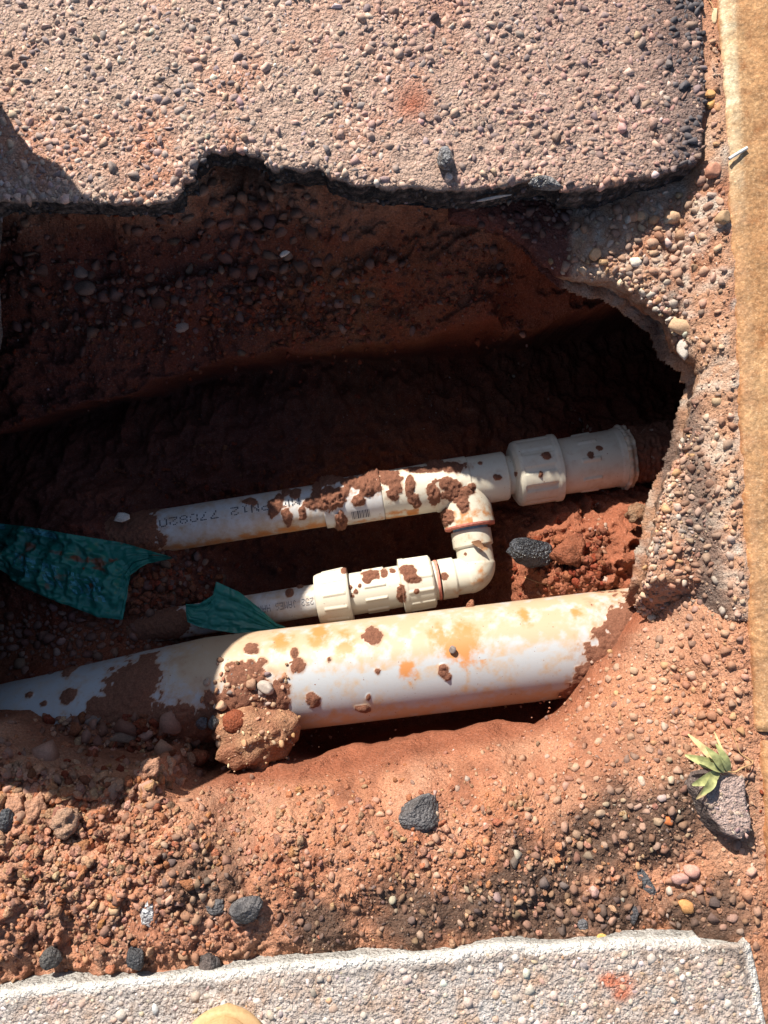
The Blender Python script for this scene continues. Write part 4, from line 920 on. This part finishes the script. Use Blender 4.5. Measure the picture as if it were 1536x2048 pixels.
tube('coupling', U0, U1, [(ut(648), rU), (ut(648), .0400), (ut(762), .0405), (ut(764), .0385), (ut(764), rU-.004)], M['pvc'], pipeA, 128, .0013, MUDU, dustf=lambda t, th, nz: .2+nz*.3+.3*sstep(.9, 1.5, th)*(th < 3), seed=2, disp=.006,
     stainf=lambda t, th, nz, x, y: sstep(.75, .95, t/ut(764))*sstep(.5, 1., th)*(th < 2.4)*(.3+nz))
# tee: run + branch
tube('tee', U0, U1, [(ut(764), rU-.003), (ut(764), .0405), (ut(866), .0415), (ut(868), .0435), (ut(935), .0435), (ut(937), .0415), (ut(1008), .0412), (ut(1011), .0395), (ut(1011), .028)], M['pvc_cream'], pipeA, 128, .0013, MUDU, seed=3, disp=.0035,
     dustf=lambda t, th, nz: .15+nz*.35, stainf=lambda t, th, nz, x, y: sstep(.7, 1.1, th)*sstep(2.3, 1.6, th)*(.8+nz*.8)*(t < ut(830)))
wv = np.array([uu[1], -uu[0], 0]); wv /= np.linalg.norm(wv)     # image-down direction, in plane
if wv[1] > 0: wv = -wv
BR = U0+uu*ut(924)
kpx = abs(P(900, 1000, ZP)[0]-P(800, 1000, ZP)[0])/100
tube('tee_socket', BR, BR+wv*.2, [(.010, .0405), (88*kpx, .0425), (89.5*kpx, .0405), (90*kpx, .0300)], M['pvc_cream'], pipeA, 128, .0013, [(905, 985, 22, 24), (925, 1010, 12, 14), (890, 1025, 14, 12), (935, 985, 14, 12), (898, 1040, 10)], seed=4, disp=.0035,
     dustf=lambda t, th, nz: .25+nz*.4, stainf=lambda t, th, nz, x, y: (.55+nz*.8)*sstep(0, .07, t))
tube('primer_ring', BR, BR+wv*.2, [(87*kpx, .0428), (92*kpx, .0418), (93*kpx, .033)], M['solvent'], pipeA, 96, .002)
tube('joint_ring', BR, BR+wv*.2, [(88*kpx, .0295), (100*kpx, .0292), (100.5*kpx, .02)], M['bluering'], pipeA, 96, .002)
# union nut, neck and body to the right
def ribbed(n, d, w_=.30, t0=0, t1=1, ph=0):
    def f(T, TH, R):
        k = ((TH/(2*pi)*n+ph) % 1); g = sstep(.5-w_, .5-w_*.5, k)*sstep(.5+w_, .5+w_*.5, k)
        return R+np.where((T > t0) & (T < t1), g*d, 0)
    return f
spot = [(1090, 916, 9, 10), (1078, 952, 5, 8), (1178, 914, 7), (1196, 899, 7, 5), (1030, 948, 4, 6)]
dl = lambda t, th, nz: .15+nz*.3+.25*sstep(.7, 1.6, th)*(th < 3)
tube('union_neck', U0, U1, [(ut(1009), .0330), (ut(1042), .0318)], M['pvc_cream'], pipeA, 96, .0015, spot, dustf=dl, seed=5)
tube('union_nut', U0, U1, [(ut(1022), .030), (ut(1024), .0445), (ut(1030), .0535), (ut(1036), .0555), (ut(1100), .0560), (ut(1104), .0575), (ut(1112), .0575), (ut(1114), .048)], M['pvc_cream'], pipeA, 192, .0015, spot, dustf=dl, seed=6,
     radf=ribbed(11, -.0022, .2, ut(1036), ut(1098), .3))
tube('union_body', U0, U1, [(ut(1110), .030), (ut(1112), .0470), (ut(1226), .0490), (ut(1228), .0500), (ut(1238), .0515), (ut(1240), .040)], M['pvc_cream'], pipeA, 192, .0015, spot, dustf=dl, seed=7, disp=.001,
     radf=ribbed(9, .0022, .12, ut(1150), ut(1185), .4))
def jag(T, TH, R):
    n = fbm((TH*.3).ravel(), (T*2).ravel(), .05, 3, 77).reshape(T.shape); return R*(1+n*.10)
tube('pipe_flange', U0, U1, [(ut(1234), .030), (ut(1237), .0525), (ut(1242), .0545), (ut(1248), .0520), (ut(1253), .0530), (ut(1256), .035)], M['pvc_cream'], pipeA, 192, .0012, spot, dustf=lambda t, th, nz: .5+nz*.6, seed=8, radf=jag)
tube('muddy_pipe', U0, U1, [(ut(1250), .043), (ut(1520), .044)], M['pvc_cream'], pipeA, 96, .002, [], mudn=lambda t, th, nz, n2: .55+nz*.9, seed=9, disp=.006)
# lower run
LO0 = BR+wv*(184*kpx)      # elbow corner centre line
def lt(px): return -(P(px, 1158+(900-px)*.155, ZP)-LO0)@uu
rE = .0300
def elbow(name, C, d1, d2, r, L1, L2, Rb, mat, root, nseg=96, sockets=.0035, mudl=()):
    """bent fitting: along -d1 from far socket to the corner, then out along d2"""
    pts = []; rad_ = []
    for t in np.linspace(L1, Rb, 30): pts.append(C+d1*t); rad_.append(r+(sockets if t > L1*.62 else 0))
    for k in range(1, 24):
        a_ = k/24*pi/2; cen = C+d1*Rb+d2*Rb; pts.append(cen-d2*Rb*cos(a_)-d1*Rb*sin(a_)); rad_.append(r+.001)
    for t in np.linspace(Rb, L2, 26): pts.append(C+d2*t); rad_.append(r+(sockets if t > L2*.62 else 0))
    pts = np.array(pts); rad_ = np.array(rad_); tg = np.gradient(pts, axis=0); tg /= np.linalg.norm(tg, axis=1)[:, None]
    rr = rad_.copy(); pts = np.vstack([pts[:1], pts, pts[-1:]]); tg = np.vstack([tg[:1], tg, tg[-1:]]); rr = np.concatenate([[r-.004], rr, [r-.004]])
    th = np.arange(nseg)/nseg*2*pi; up = np.array([0, 0, 1.0])
    sdv = np.cross(tg, up); V = pts[:, None]+(np.cos(th)[None, :, None]*up+np.sin(th)[None, :, None]*sdv[:, None])*rr[:, None, None]
    n, k = V.shape[:2]; P2 = V.reshape(-1, 3); nz = fbm(P2[:, 0], P2[:, 1]+P2[:, 2], .02, 4, 55)
    mud = np.full(len(P2), -1.0)
    for mx_, my_, mr_ in mudl:
        cc = P(mx_, my_, C[2]+r*.8); d = np.hypot(P2[:, 0]-cc[0], P2[:, 1]-cc[1])/(mr_*kpx); mud = np.maximum(mud, (1-d)*1.2)
    mud = np.where(P2[:, 2] > C[2]-r*.3, mud, -1)
    mm = sstep(-.02, .12, mud+nz*.3); i = np.arange(n*k).reshape(n, k); j = np.roll(i, -1, 1)
    f = np.stack([i[:-1], j[:-1], j[1:], i[1:]], -1).reshape(-1, 4)
    o = mesh_obj(name, P2, f, mat, smooth=True, attrs={'mud': mm, 'dust': .25+nz*.5, 'stain': .15+nz*.9}); child_fix(o, root); return o
elbow('elbow', LO0, -wv, -uu, rE, 86*kpx, 76*kpx, .018, M['pvc_cream'], pipeA, mudl=[(955, 1088, 7), (962, 1092, 5), (888, 1153, 9), (931, 1108, 4)])
Lw = LO0; LB = LO0-uu*.7
spl = [(655, 1145, 6), (740, 1150, 16, 12), (735, 1160, 12, 10), (770, 1147, 8, 10), (785, 1142, 7, 7), (720, 1172, 5, 8), (815, 1140, 16, 12), (820, 1158, 20, 10), (803, 1185, 9, 24), (832, 1183, 6, 6), (700, 1175, 5, 4), (712, 1183, 4, 6), (705, 1192, 5, 4)]
tube('union_neck', Lw, LB, [(lt(878), .0300), (lt(876), .0325), (lt(862), .0325), (lt(860), .028), (lt(855), .028)], M['pvc_cream'], pipeA, 96, .0012, spl, dustf=dl, seed=11)
tube('primer_ring', Lw, LB, [(lt(876), .0322), (lt(878), .0336), (lt(873), .0336), (lt(872), .0322)], M['solvent'], pipeA, 96, .001)
tube('union_nut', Lw, LB, [(lt(868), .030), (lt(866), .0400), (lt(862), .0430), (lt(816), .0437), (lt(812), .0450), (lt(803), .0450), (lt(801), .0350)], M['pvc_cream'], pipeA, 192, .0012, spl, dustf=lambda t, th, nz: .05+nz*.25, seed=12, radf=ribbed(12, .0016, .14, lt(864), lt(815), .1), disp=.002)
tube('union_body', Lw, LB, [(lt(808), .0345), (lt(695), .0345)], M['pvc_cream'], pipeA, 160, .0012, spl, dustf=lambda t, th, nz: nz*.25, seed=13, radf=ribbed(10, .0022, .13, lt(772), lt(730), .2), disp=.002)
tube('union_nut', Lw, LB, [(lt(702), .030), (lt(701), .0440), (lt(696), .0455), (lt(648), .0430), (lt(642), .0420), (lt(635), .0400), (lt(633), .0270)], M['pvc_cream'], pipeA, 192, .0012, [(687, 1140, 6)], dustf=lambda t, th, nz: .12+nz*.25, seed=14, radf=ribbed(12, .0016, .14, lt(694), lt(650), .35), disp=.001)
rL = .0262
tube('pipe', Lw, LB, [(lt(650), rL), (lt(230), rL)], M['pvc'], pipeA, 112, .0014, [(598, 1172, 8, 5), (580, 1185, 8, 8), (300, 1240, 90, 40)], dustf=lambda t, th, nz: .35+nz*.5, seed=15, stainf=lambda t, th, nz, x, y: sstep(1.0, 1.5, th)*.4*(th < 3)+nz*.3)
# print: reading runs right to left, upside down
for w0, w_ in ((0, 'MM'), (3, 'PN12'), (8, '770820')): printed('printed_text', U0, U1, rU, w_, ut(604)-w0*24*kpx*.83, -.22, .0145, 24*kpx*.83, M['ink'], pipeA, dot=.8)
for w0, w_ in ((0, '01252'), (6, 'JAMES'), (12, 'HARDIE')): printed('printed_text', Lw-uu*.7, Lw, rL, w_, .7-lt(646)-w0*8.4*kpx, .05, .0115, 8.4*kpx, M['ink_grey'], pipeA, dot=.85)
# barcode label on the coupling
def barcode():
    V = []; Fq = []; up = np.array([0, 0, 1.0]); sdv = np.cross(uu, up)
    t = ut(700)
    for w_ in (1, 2, 1, 1, 3, 2, 1, 2, 1, 2, 2, 1):
        b_ = len(V); ww = w_*.00085
        for tt in (t, t+ww):
            for a_ in (.62, .75, .9, 1.02): V.append(U0+uu*tt+(up*cos(a_)+sdv*sin(a_))*.0408)
        for q in range(3): Fq.append([b_+q, b_+4+q, b_+5+q, b_+1+q])
        t += ww+.0012
    o = mesh_obj('barcode', V, Fq, M['ink_grey']); child_fix(o, pipeA)
barcode()

# the big pipe
ZB = -.248; rB = .0765
B0 = P(150, 1408, ZB); B1 = P(1130, 1292, ZB); bu = (B1-B0)/np.linalg.norm(B1-B0)
pipeB = empty('drain_pipe', tuple(B0)); tag(pipeB, 'thick pale plastic drain pipe stained orange, crossing the whole pit', 'pipe')
bt = lambda px: (P(px, 1408-(px-150)*.1184, ZB)-B0)@bu
MUDB = [(270, 1375, 62, 62), (240, 1430, 70, 50), (330, 1430, 90, 30), (122, 1345, 14, 12), (60, 1390, 8, 5), (95, 1405, 9, 6), (145, 1390, 16, 14), (745, 1272, 18, 18), (630, 1400, 15, 18), (598, 1332, 18, 16), (590, 1305, 8, 8), (885, 1340, 8, 14), (893, 1352, 8, 8), (755, 1341, 6, 6), (738, 1390, 5, 8), (725, 1418, 14, 8),
        (475, 1415, 72, 56), (500, 1350, 44, 36), (560, 1400, 26, 46), (440, 1450, 60, 60), (560, 1440, 30, 40), (505, 1300, 20, 12), (660, 1317, 4), (1215, 1320, 60, 50), (1270, 1250, 80, 60), (1195, 1280, 12, 30), (1168, 1345, 16, 16), (1220, 1370, 80, 50), (1160, 1390, 30, 20)]
def dustB(t, th, nz):
    top = sstep(.12, -.45, np.where(th > pi, th-2*pi, th)); low = sstep(.40, 1.0, np.where(th > pi, th-2*pi, th))
    return (.14+.60*top+.50*low+nz*.8)*(.35+.65*sstep(bt(380), bt(450), t))+.45*sstep(bt(640), bt(460), t)*sstep(bt(300), bt(420), t)
def stainB(t, th, nz, x, y):
    s = np.zeros(len(t))
    for q in [(925, 1288, .05), (900, 1300, .035), (690, 1290, .03), (560, 1285, .03), (1150, 1225, .018), (1050, 1235, .02), (812, 1340, .022), (640, 1270, .03), (880, 1275, .03)]:
        s = np.maximum(s, blob(q[0], q[1], ZB+rB*.7, q[2], x, y)*1.15+nz*.35)
    return s+nz*.25
def bendB(T):
    k = np.clip(-(T-bt(420)), 0, None); return np.stack([0*k, -.11*k, 0*k], -1)
tube('pipe_barrel', B0, B1, [(bt(-500), rB), (bt(1500), rB)], M['pvc_big'], pipeB, 220, .0022, MUDB, dustf=dustB, stainf=stainB, seed=21, disp=.0035, bend=bendB,
     mudn=lambda t, th, nz, n2: np.where((t > bt(170)) & (t < bt(560)), sstep(.15, 1.2, np.where(th > pi, th-2*pi, th))*1.2-.4+nz*.5, -1))

# small stones lying on the big pipe above the lump
def pipe_stones():
    n = 150; px_ = 490+rs.normal(0, 42, n); py_ = 1385+rs.normal(0, 34, n); pts = []; keep_ = []
    for i in range(n):
        if py_[i] < 1318: continue
        ok = False
        for z in np.arange(-.16, -.27, -.002):
            q = P(px_[i], py_[i], z); ax = B0+bu*((q-B0)@bu); d = np.linalg.norm(q-ax)
            if d < rB+.002: ok = True; break
        if ok: pts.append(q); keep_.append(i)
    n = len(pts); s = np.exp(rs.normal(math.log(.0034), .45, n)).clip(.0015, .008)
    o = scatter('gravel', np.array(pts), s, pal(n, [(.30, .15, .09), (.38, .24, .16), (.2, .15, .13), (.46, .34, .25)], [4, 3, 1.5, 1], .15), PEB, M['stone'], smooth=True)
    tag(o, 'small stones and grit caught on the big pipe beside the packed lump', 'gravel', kind='stuff')
pipe_stones()
# ------------------------------------------------------------------ green plastic tape
def sheet(top, bot, zf, nu, nv, seed, label, mud):
    top = PP(top); bot = PP(bot)
    def along(c, n):
        d = np.concatenate([[0], np.cumsum(np.linalg.norm(np.diff(c, axis=0), axis=1))]); t = np.linspace(0, d[-1], n); return np.stack([np.interp(t, d, c[:, i]) for i in range(3)], 1)
    a_, b_ = along(top, nu), along(bot, nu); v = np.linspace(0, 1, nv)[None, :, None]
    p = a_[:, None]*(1-v)+b_[:, None]*v; x, y = p[..., 0].ravel(), p[..., 1].ravel()
    base = np.maximum(zf(x, y), Gz(x, y)+.006)
    U_, V_ = np.meshgrid(np.linspace(0, 1, nu), np.linspace(0, 1, nv), indexing='ij'); U_ = U_.ravel(); V_ = V_.ravel()
    wr = .006*(1-np.abs(fbm(U_*(.35 if seed == 8 else .2), V_*(.5 if seed == 8 else .8)+U_*.2, .08, 3, seed)))+.009*np.abs(fbm(x, y, .035, 3, seed+1))+.0015*fbm(x, y, .008, 2, seed+2)+.0012*np.sin(V_*20+5*fbm(x, y, .05, 2, seed+4))*sstep(.5, .1, V_)
    z = base+wr
    mudv = mud(U_, V_)+fbm(x, y, .02, 3, seed+7)*.3
    f = gridfaces(nu, nv); n = len(x)
    Vt = np.stack([x, y, z], 1); Vb = Vt-np.array([0, 0, .0006])
    o = mesh_obj('plastic_tape', np.vstack([Vt, Vb]), np.vstack([f, f[:, ::-1]+n]), M['tape'], smooth=True, attrs={'mud': np.concatenate([mudv, mudv])})
    tag(o, label, 'plastic tape'); return o, Vt.reshape(nu, nv, 3)
tp1, S_ = sheet([(-60, 1040, -.27), (0, 1046, -.27), (60, 1054, -.27), (145, 1070, -.275), (240, 1084, -.28), (345, 1114, -.29)], [(-60, 1130, -.27), (0, 1135, -.27), (60, 1180, -.27), (130, 1208, -.27), (200, 1234, -.28), (246, 1240, -.28), (256, 1190, -.28), (262, 1150, -.28), (300, 1128, -.29), (348, 1118, -.29)],
      lambda x, y: -.285+0*x, 190, 70, 3, 'torn green plastic tape with pale print lying across the left of the pit', lambda u, v: .25*np.exp(-((v-.3)/.05)**2)+.3*np.exp(-((u-.6)/.06)**2-((v-.35)/.1)**2)-.04)
tp2, _ = sheet([(372, 1208, -.29), (398, 1208, -.29), (425, 1190, -.29), (432, 1163, -.29), (478, 1184, -.29), (529, 1225, -.29), (551, 1246, -.29), (575, 1256, -.29), (602, 1262, -.29)], [(372, 1222, -.29), (378, 1244, -.295), (400, 1254, -.295), (430, 1260, -.295), (470, 1266, -.295), (520, 1272, -.295), (560, 1272, -.295), (602, 1268, -.295)],
      lambda x, y: -.297+0*x, 120, 50, 8, 'crumpled scrap of green plastic draped over the narrow pipe', lambda u, v: -.22+0*u)
# print on the tape: worn blocks of pale blue and dark strokes
def tapeprint(u0, u1, v0, v1, pattern, mat, name, lift=.0009):
    V = []; Fq = []; R_ = len(pattern); C_ = len(pattern[0]); nu, nv = S_.shape[:2]
    def at_(u, v):
        a_, b_ = u*(nu-1), v*(nv-1); i, j = int(a_), int(b_); i = min(i, nu-2); j = min(j, nv-2); fa, fb = a_-i, b_-j
        return (S_[i, j]*(1-fa)+S_[i+1, j]*fa)*(1-fb)+(S_[i, j+1]*(1-fa)+S_[i+1, j+1]*fa)*fb+np.array([0, 0, lift])
    for r in range(R_):
        for c in range(C_):
            if pattern[r][c] == '#':
                uu0, uu1 = u0+(u1-u0)*c/C_, u0+(u1-u0)*(c+1)/C_; vv0, vv1 = v0+(v1-v0)*r/R_, v0+(v1-v0)*(r+1)/R_
                b_ = len(V); V += [at_(uu0, vv0), at_(uu1, vv0), at_(uu1, vv1), at_(uu0, vv1)]; Fq.append([b_, b_+1, b_+2, b_+3])
    o = mesh_obj(name, V, Fq, mat); o.parent = tp1
tapeprint(.02, .16, .02, .12, ['#'*24]*3, M['cyan_ink'], 'printed_band'); tapeprint(.28, .45, .02, .10, ['#'*24]*3, M['cyan_ink'], 'printed_band')
tapeprint(.22, .46, .48, .78, ['.####.####...###.###..', '.#..#.#..#...#....#...', '.#..#.####...###..#...', '.####.#......#....#...', '......#......###..#...'], M['cyan_ink'], 'printed_mark')
tapeprint(.47, .60, .50, .80, ['#.#.###.#.#', '#.#..#..###', '###..#..#.#', '#.#..#..###', '#.#.###.#.#'], M['cyan_ink'], 'printed_mark')

# ------------------------------------------------------------------ weed, twig, straw
def ribbon(name, pts, widths, mat, root=None, fold=.3, nrm=(0, 0, 1)):
    pts = np.array(pts, float); n = len(pts); tg = np.gradient(pts, axis=0); tg /= np.linalg.norm(tg, axis=1)[:, None]
    side = np.cross(tg, np.array(nrm)); side /= np.linalg.norm(side, axis=1)[:, None]; V = []
    for i in range(n):
        w_ = widths[i]; V += [pts[i]-side[i]*w_+np.array([0, 0, w_*fold]), pts[i]-side[i]*w_*.5+np.array([0, 0, w_*fold*.35]), pts[i], pts[i]+side[i]*w_*.5+np.array([0, 0, w_*fold*.35]), pts[i]+side[i]*w_+np.array([0, 0, w_*fold])]
    V = np.array(V); f = gridfaces(n, 5); V2 = V-np.array([0, 0, .0003])
    o = mesh_obj(name, np.vstack([V, V2]), np.vstack([f, f[:, ::-1]+len(V)]), mat, smooth=True)
    if root is not None: child_fix(o, root)
    return o
def cord(name, pts, r, mat, root=None, sides=7, taper=True):
    pts = np.array(pts, float); d = np.linspace(0, 1, len(pts)); q = np.linspace(0, 1, len(pts)*6)
    p = np.stack([np.interp(q, d, pts[:, i]) for i in range(3)], 1)
    for _ in range(3): p[1:-1] = (p[:-2]+p[1:-1]*2+p[2:])/4
    tg = np.gradient(p, axis=0); tg /= np.linalg.norm(tg, axis=1)[:, None]; a_ = np.cross(tg, [.1, .2, 1.0]); a_ /= np.linalg.norm(a_, axis=1)[:, None]; b_ = np.cross(tg, a_)
    rr = r*(1-.7*q if taper else np.ones(len(q))); th = np.arange(sides)/sides*2*pi
    V = p[:, None]+(np.cos(th)[None, :, None]*a_[:, None]+np.sin(th)[None, :, None]*b_[:, None])*rr[:, None, None]
    n, k = V.shape[:2]; i = np.arange(n*k).reshape(n, k); j = np.roll(i, -1, 1)
    o = mesh_obj(name, V.reshape(-1, 3), np.stack([i[:-1], j[:-1], j[1:], i[1:]], -1).reshape(-1, 4), mat, smooth=True)
    if root is not None: child_fix(o, root)
    return o
wb = P(1466, 1545, .0)
weed = empty('weed', tuple(wb)); tag(weed, 'small green weed with pointed leaves lying against the road fragment', 'weed')
def pz(x, y, z): return P(x, y, z)
def leaf(x0, y0, z0, x1, y1, z1, w_, mat='leaf', arch=.005):
    w_ *= .72; z0 -= .010; z1 -= .010
    a_, b_ = P(x0, y0, z0), P(x1, y1, z1); t = np.linspace(0, 1, 12); p = a_+(b_-a_)*t[:, None]; p[:, 2] += np.sin(t*pi)*arch
    ribbon('leaf', p, w_*np.sin(np.clip(t*.92+.04, 0, 1)**.8*pi)**.9+.0003, M[mat], weed, .35)
leaf(1458, 1544, .026, 1432, 1488, .035, .0062); leaf(1452, 1544, .026, 1412, 1494, .036, .0068); leaf(1448, 1540, .024, 1376, 1468, .012, .0060, 'dryleaf'); leaf(1440, 1534, .022, 1370, 1510, .018, .0080)
leaf(1438, 1542, .026, 1384, 1570, .022, .0088); leaf(1432, 1548, .026, 1392, 1598, .018, .0060, 'dryleaf'); leaf(1450, 1542, .026, 1396, 1520, .03, .0055); leaf(1455, 1543, .026, 1428, 1463, .006, .0022, 'dryleaf', .004)
leaf(1430, 1545, .026, 1402, 1590, .03, .0070)
cord('stem', [P(1432, 1543, .016), P(1450, 1542, .017), P(1470, 1545, .014), P(1485, 1535, .012), P(1505, 1528, .002), P(1506, 1520, -.004)], .0016, M['root'], weed)
cord('root', [P(1505, 1523, -.002), P(1480, 1507, -.004), P(1474, 1490, -.004), P(1466, 1470, -.008), P(1460, 1450, -.012)], .0009, M['root'], weed)
o = cord('twig', [P(1458, 318, .006), P(1474, 308, .0085), P(1494, 296, .007)], .0022, M['whitebit'], taper=False); tag(o, 'short pale twig lying on the kerb top', 'twig'); recenter(o)
def at_ground(x, y):
    z = surf(x, y)
    return P(x, y, z+.003)
for pts, lab in [([(1390, 470), (1394, 490), (1400, 478)], 'thin bent straw on the ledge by the dark tar band'), ([(1418, 2), (1424, 14), (1422, 26)], 'wisp of dry grass in the gutter at the very top'), ([(1050, 1155), (1075, 1165), (1100, 1172)], 'short root fibre on the red clods under the coal black lump')]:
    o = cord('straw', [at_ground(*q)+np.array([0, 0, .003*(i == 1)]) for i, q in enumerate(pts)], .0009, M['root']); tag(o, lab, 'straw'); recenter(o)
# dark leaf scrap on the elbow
o = ribbon('dead_leaf', [P(943, 1084, ZP+.036), P(950, 1086, ZP+.038), P(960, 1090, ZP+.039), P(968, 1095, ZP+.040)], [.0008, .004, .0045, .0008], M['lace']); tag(o, 'dark dead leaf scrap stuck to the elbow joint', 'leaf'); recenter(o)

# ------------------------------------------------------------------ boot of the photographer, toe just in the picture
def boot():
    toe = P(440, 2056, .045); root = empty('boot', (toe[0], toe[1]-.15, 0)); tag(root, 'tan leather boot with only its rounded toe in the picture', 'boot')
    def loft(name, secs, mat, nseg=40):
        V = []; n = len(secs)
        for (y, w_, z0, z1, sh_) in secs:
            for k in range(nseg):
                a_ = k/nseg*2*pi; cx_ = math.copysign(abs(cos(a_))**.8, cos(a_)); cz_ = math.copysign(abs(sin(a_))**.8, sin(a_))
                V.append([toe[0]+w_*cx_, toe[1]-y, (z0+z1)/2+(z1-z0)/2*cz_])
        V = np.array(V); i = np.arange(n*nseg).reshape(n, nseg); j = np.roll(i, -1, 1)
        f = [list(map(int, q)) for q in np.stack([i[:-1], j[:-1], j[1:], i[1:]], -1).reshape(-1, 4)]+[list(map(int, i[0][::-1])), list(map(int, i[-1]))]
        o = mesh_obj(name, V, f, mat, smooth=True); child_fix(o, root); return o
    prof = []
    for y in np.concatenate([np.linspace(0, .03, 10)**1.0, np.linspace(.036, .27, 26)]):
        w_ = .047*math.sqrt(max(1-((.055-y)/.055)**2, 0.001)) if y < .055 else .047-.010*sstep(.1, .16, y)+.003*sstep(.2, .25, y)
        if y > .24: w_ *= math.sqrt(max(1-((y-.24)/.034)**2, .02))
        h = .040+.018*sstep(0, .03, y)+.045*sstep(.06, .16, y)
        prof.append((y, w_, .016, h, 0))
    loft('upper', [(y, w_*.97, z0, z1, 0) for y, w_, z0, z1, _ in prof], M['leather'])
    loft('sole', [(y-.004, w_*1.10+.001, .0015, .020, 0) for y, w_, z0, z1, _ in prof], M['rubber'])
    # shaft
    V = []; ns = 40; zs = np.linspace(.05, .20, 14)
    for z in zs:
        for k in range(ns):
            a_ = k/ns*2*pi; V.append([toe[0]+.042*cos(a_), toe[1]-.205+.052*sin(a_)+.1*(.2-z)*max(0, sin(a_)), z])
    for z in (.198, .15):
        for k in range(ns):
            a_ = k/ns*2*pi; V.append([toe[0]+.036*cos(a_), toe[1]-.205+.046*sin(a_), z])
    n = 16; i = np.arange(n*ns).reshape(n, ns); j = np.roll(i, -1, 1)
    o = mesh_obj('shaft', V, np.stack([i[:-1], j[:-1], j[1:], i[1:]], -1).reshape(-1, 4), M['leather'], smooth=True); child_fix(o, root)
    cord_pts = [[toe[0]+.044*cos(a_)*min(1, .25+2.2*abs(1)), 0, 0] for a_ in (0,)]
    # welt stitch line over the toe cap
    st = []
    for a_ in np.linspace(.15, pi-.15, 30): st.append([toe[0]+.036*cos(a_), toe[1]-.055+.040*sin(a_), .047+.004*(1-sin(a_))])
    cord('toe_seam', st, .0011, M['rubber'], root, taper=False)
    for q in range(5):
        yy_ = toe[1]-.10-.018*q; zz_ = .092+.010*q
        cord('lace', [[toe[0]-.020, yy_, zz_-.006], [toe[0], yy_-.004, zz_+.016], [toe[0]+.020, yy_, zz_-.006]], .0020, M['lace'], root, taper=False)
boot()

# ------------------------------------------------------------------ unseen shadow casters added left of the pit, shaped for the shadow there
def shadow_slab():
    out = np.array([(-.10, -.05), (-.13, .04), (-.16, .12), (-.23, .20), (-.29, .30), (-.31, .345), (-.25, .352), (-.175, .338), (-.05, .31), (.055, .30), (.15, .335), (.245, .365), (.36, .345), (.46, .24), (.60, .12), (.65, -.03), (.2, -.08)])
    poly = rough(out, .02, .006, 5, .05); n = len(poly); x0 = -.53; V = []
    for s in (0, 1):
        for q in poly: V.append([x0-.055*s-.10*max(q[1], 0), .46-q[0], q[1]+.0])
    V = np.array(V); c = V.mean(0); V += .002*fbm3(V, .03, 2, 3)[:, None]
    faces = [list(range(n))[::-1], list(range(n, 2*n))]+[[i, (i+1) % n, n+(i+1) % n, n+i] for i in range(n)]
    o = mesh_obj('shadow_caster_slab', V, faces, M['asphalt'], col=np.tile(np.array([.17, .13, .115]), (2*n, 1))); tag(o, 'added slab-shaped shadow caster standing unseen left of the picture', 'road fragment'); recenter(o)
shadow_slab()
def heap():  # mound added behind the slab to block sun from the pit's left
    xs_ = np.linspace(-1.7, -.56, 150); ys_ = np.linspace(-.65, .95, 200); X, Y = np.meshgrid(xs_, ys_); X = X.ravel(); Y = Y.ravel()
    d = np.hypot((X+1.06)/.50, (Y-.16)/.74); z = .40*np.clip(1-d, -.3, 1)+.03*fbm(X, Y, .15, 4, 201)+.012*(1-2*np.abs(fbm(X, Y, .04, 3, 203)))
    z = np.where(X > -.60, np.minimum(z, -.1), z)
    k = fbm(X, Y, .1, 4, 205)
    o = mesh_obj('shadow_caster_heap', np.stack([X, Y, z-.01], 1), gridfaces(200, 150), M['soil'], col=np.clip(lerp(np.tile(TAN*.8, (len(X), 1)), RED, .5+k), 0, 1), smooth=True)
    tag(o, 'added red soil mound blocking the sun, unseen left of the picture', 'shadow caster'); recenter(o)
heap()

# repeated kinds share a group
for o in list(bpy.data.objects):
    g_ = {'stone': 'loose stones around and inside the pit', 'asphalt lump': 'black asphalt lumps lying on the soil', 'clod': 'clay clods broken off the banks', 'flake': 'thin flakes lying in the pit', 'straw': 'bits of straw and root on the soil', 'plastic tape': 'torn pieces of green plastic in the pit', 'pipe': 'plastic pipes in the pit', 'road fragment': 'broken pieces of road', 'gravel': None}.get(o.get('category'))
    if g_: o['group'] = g_
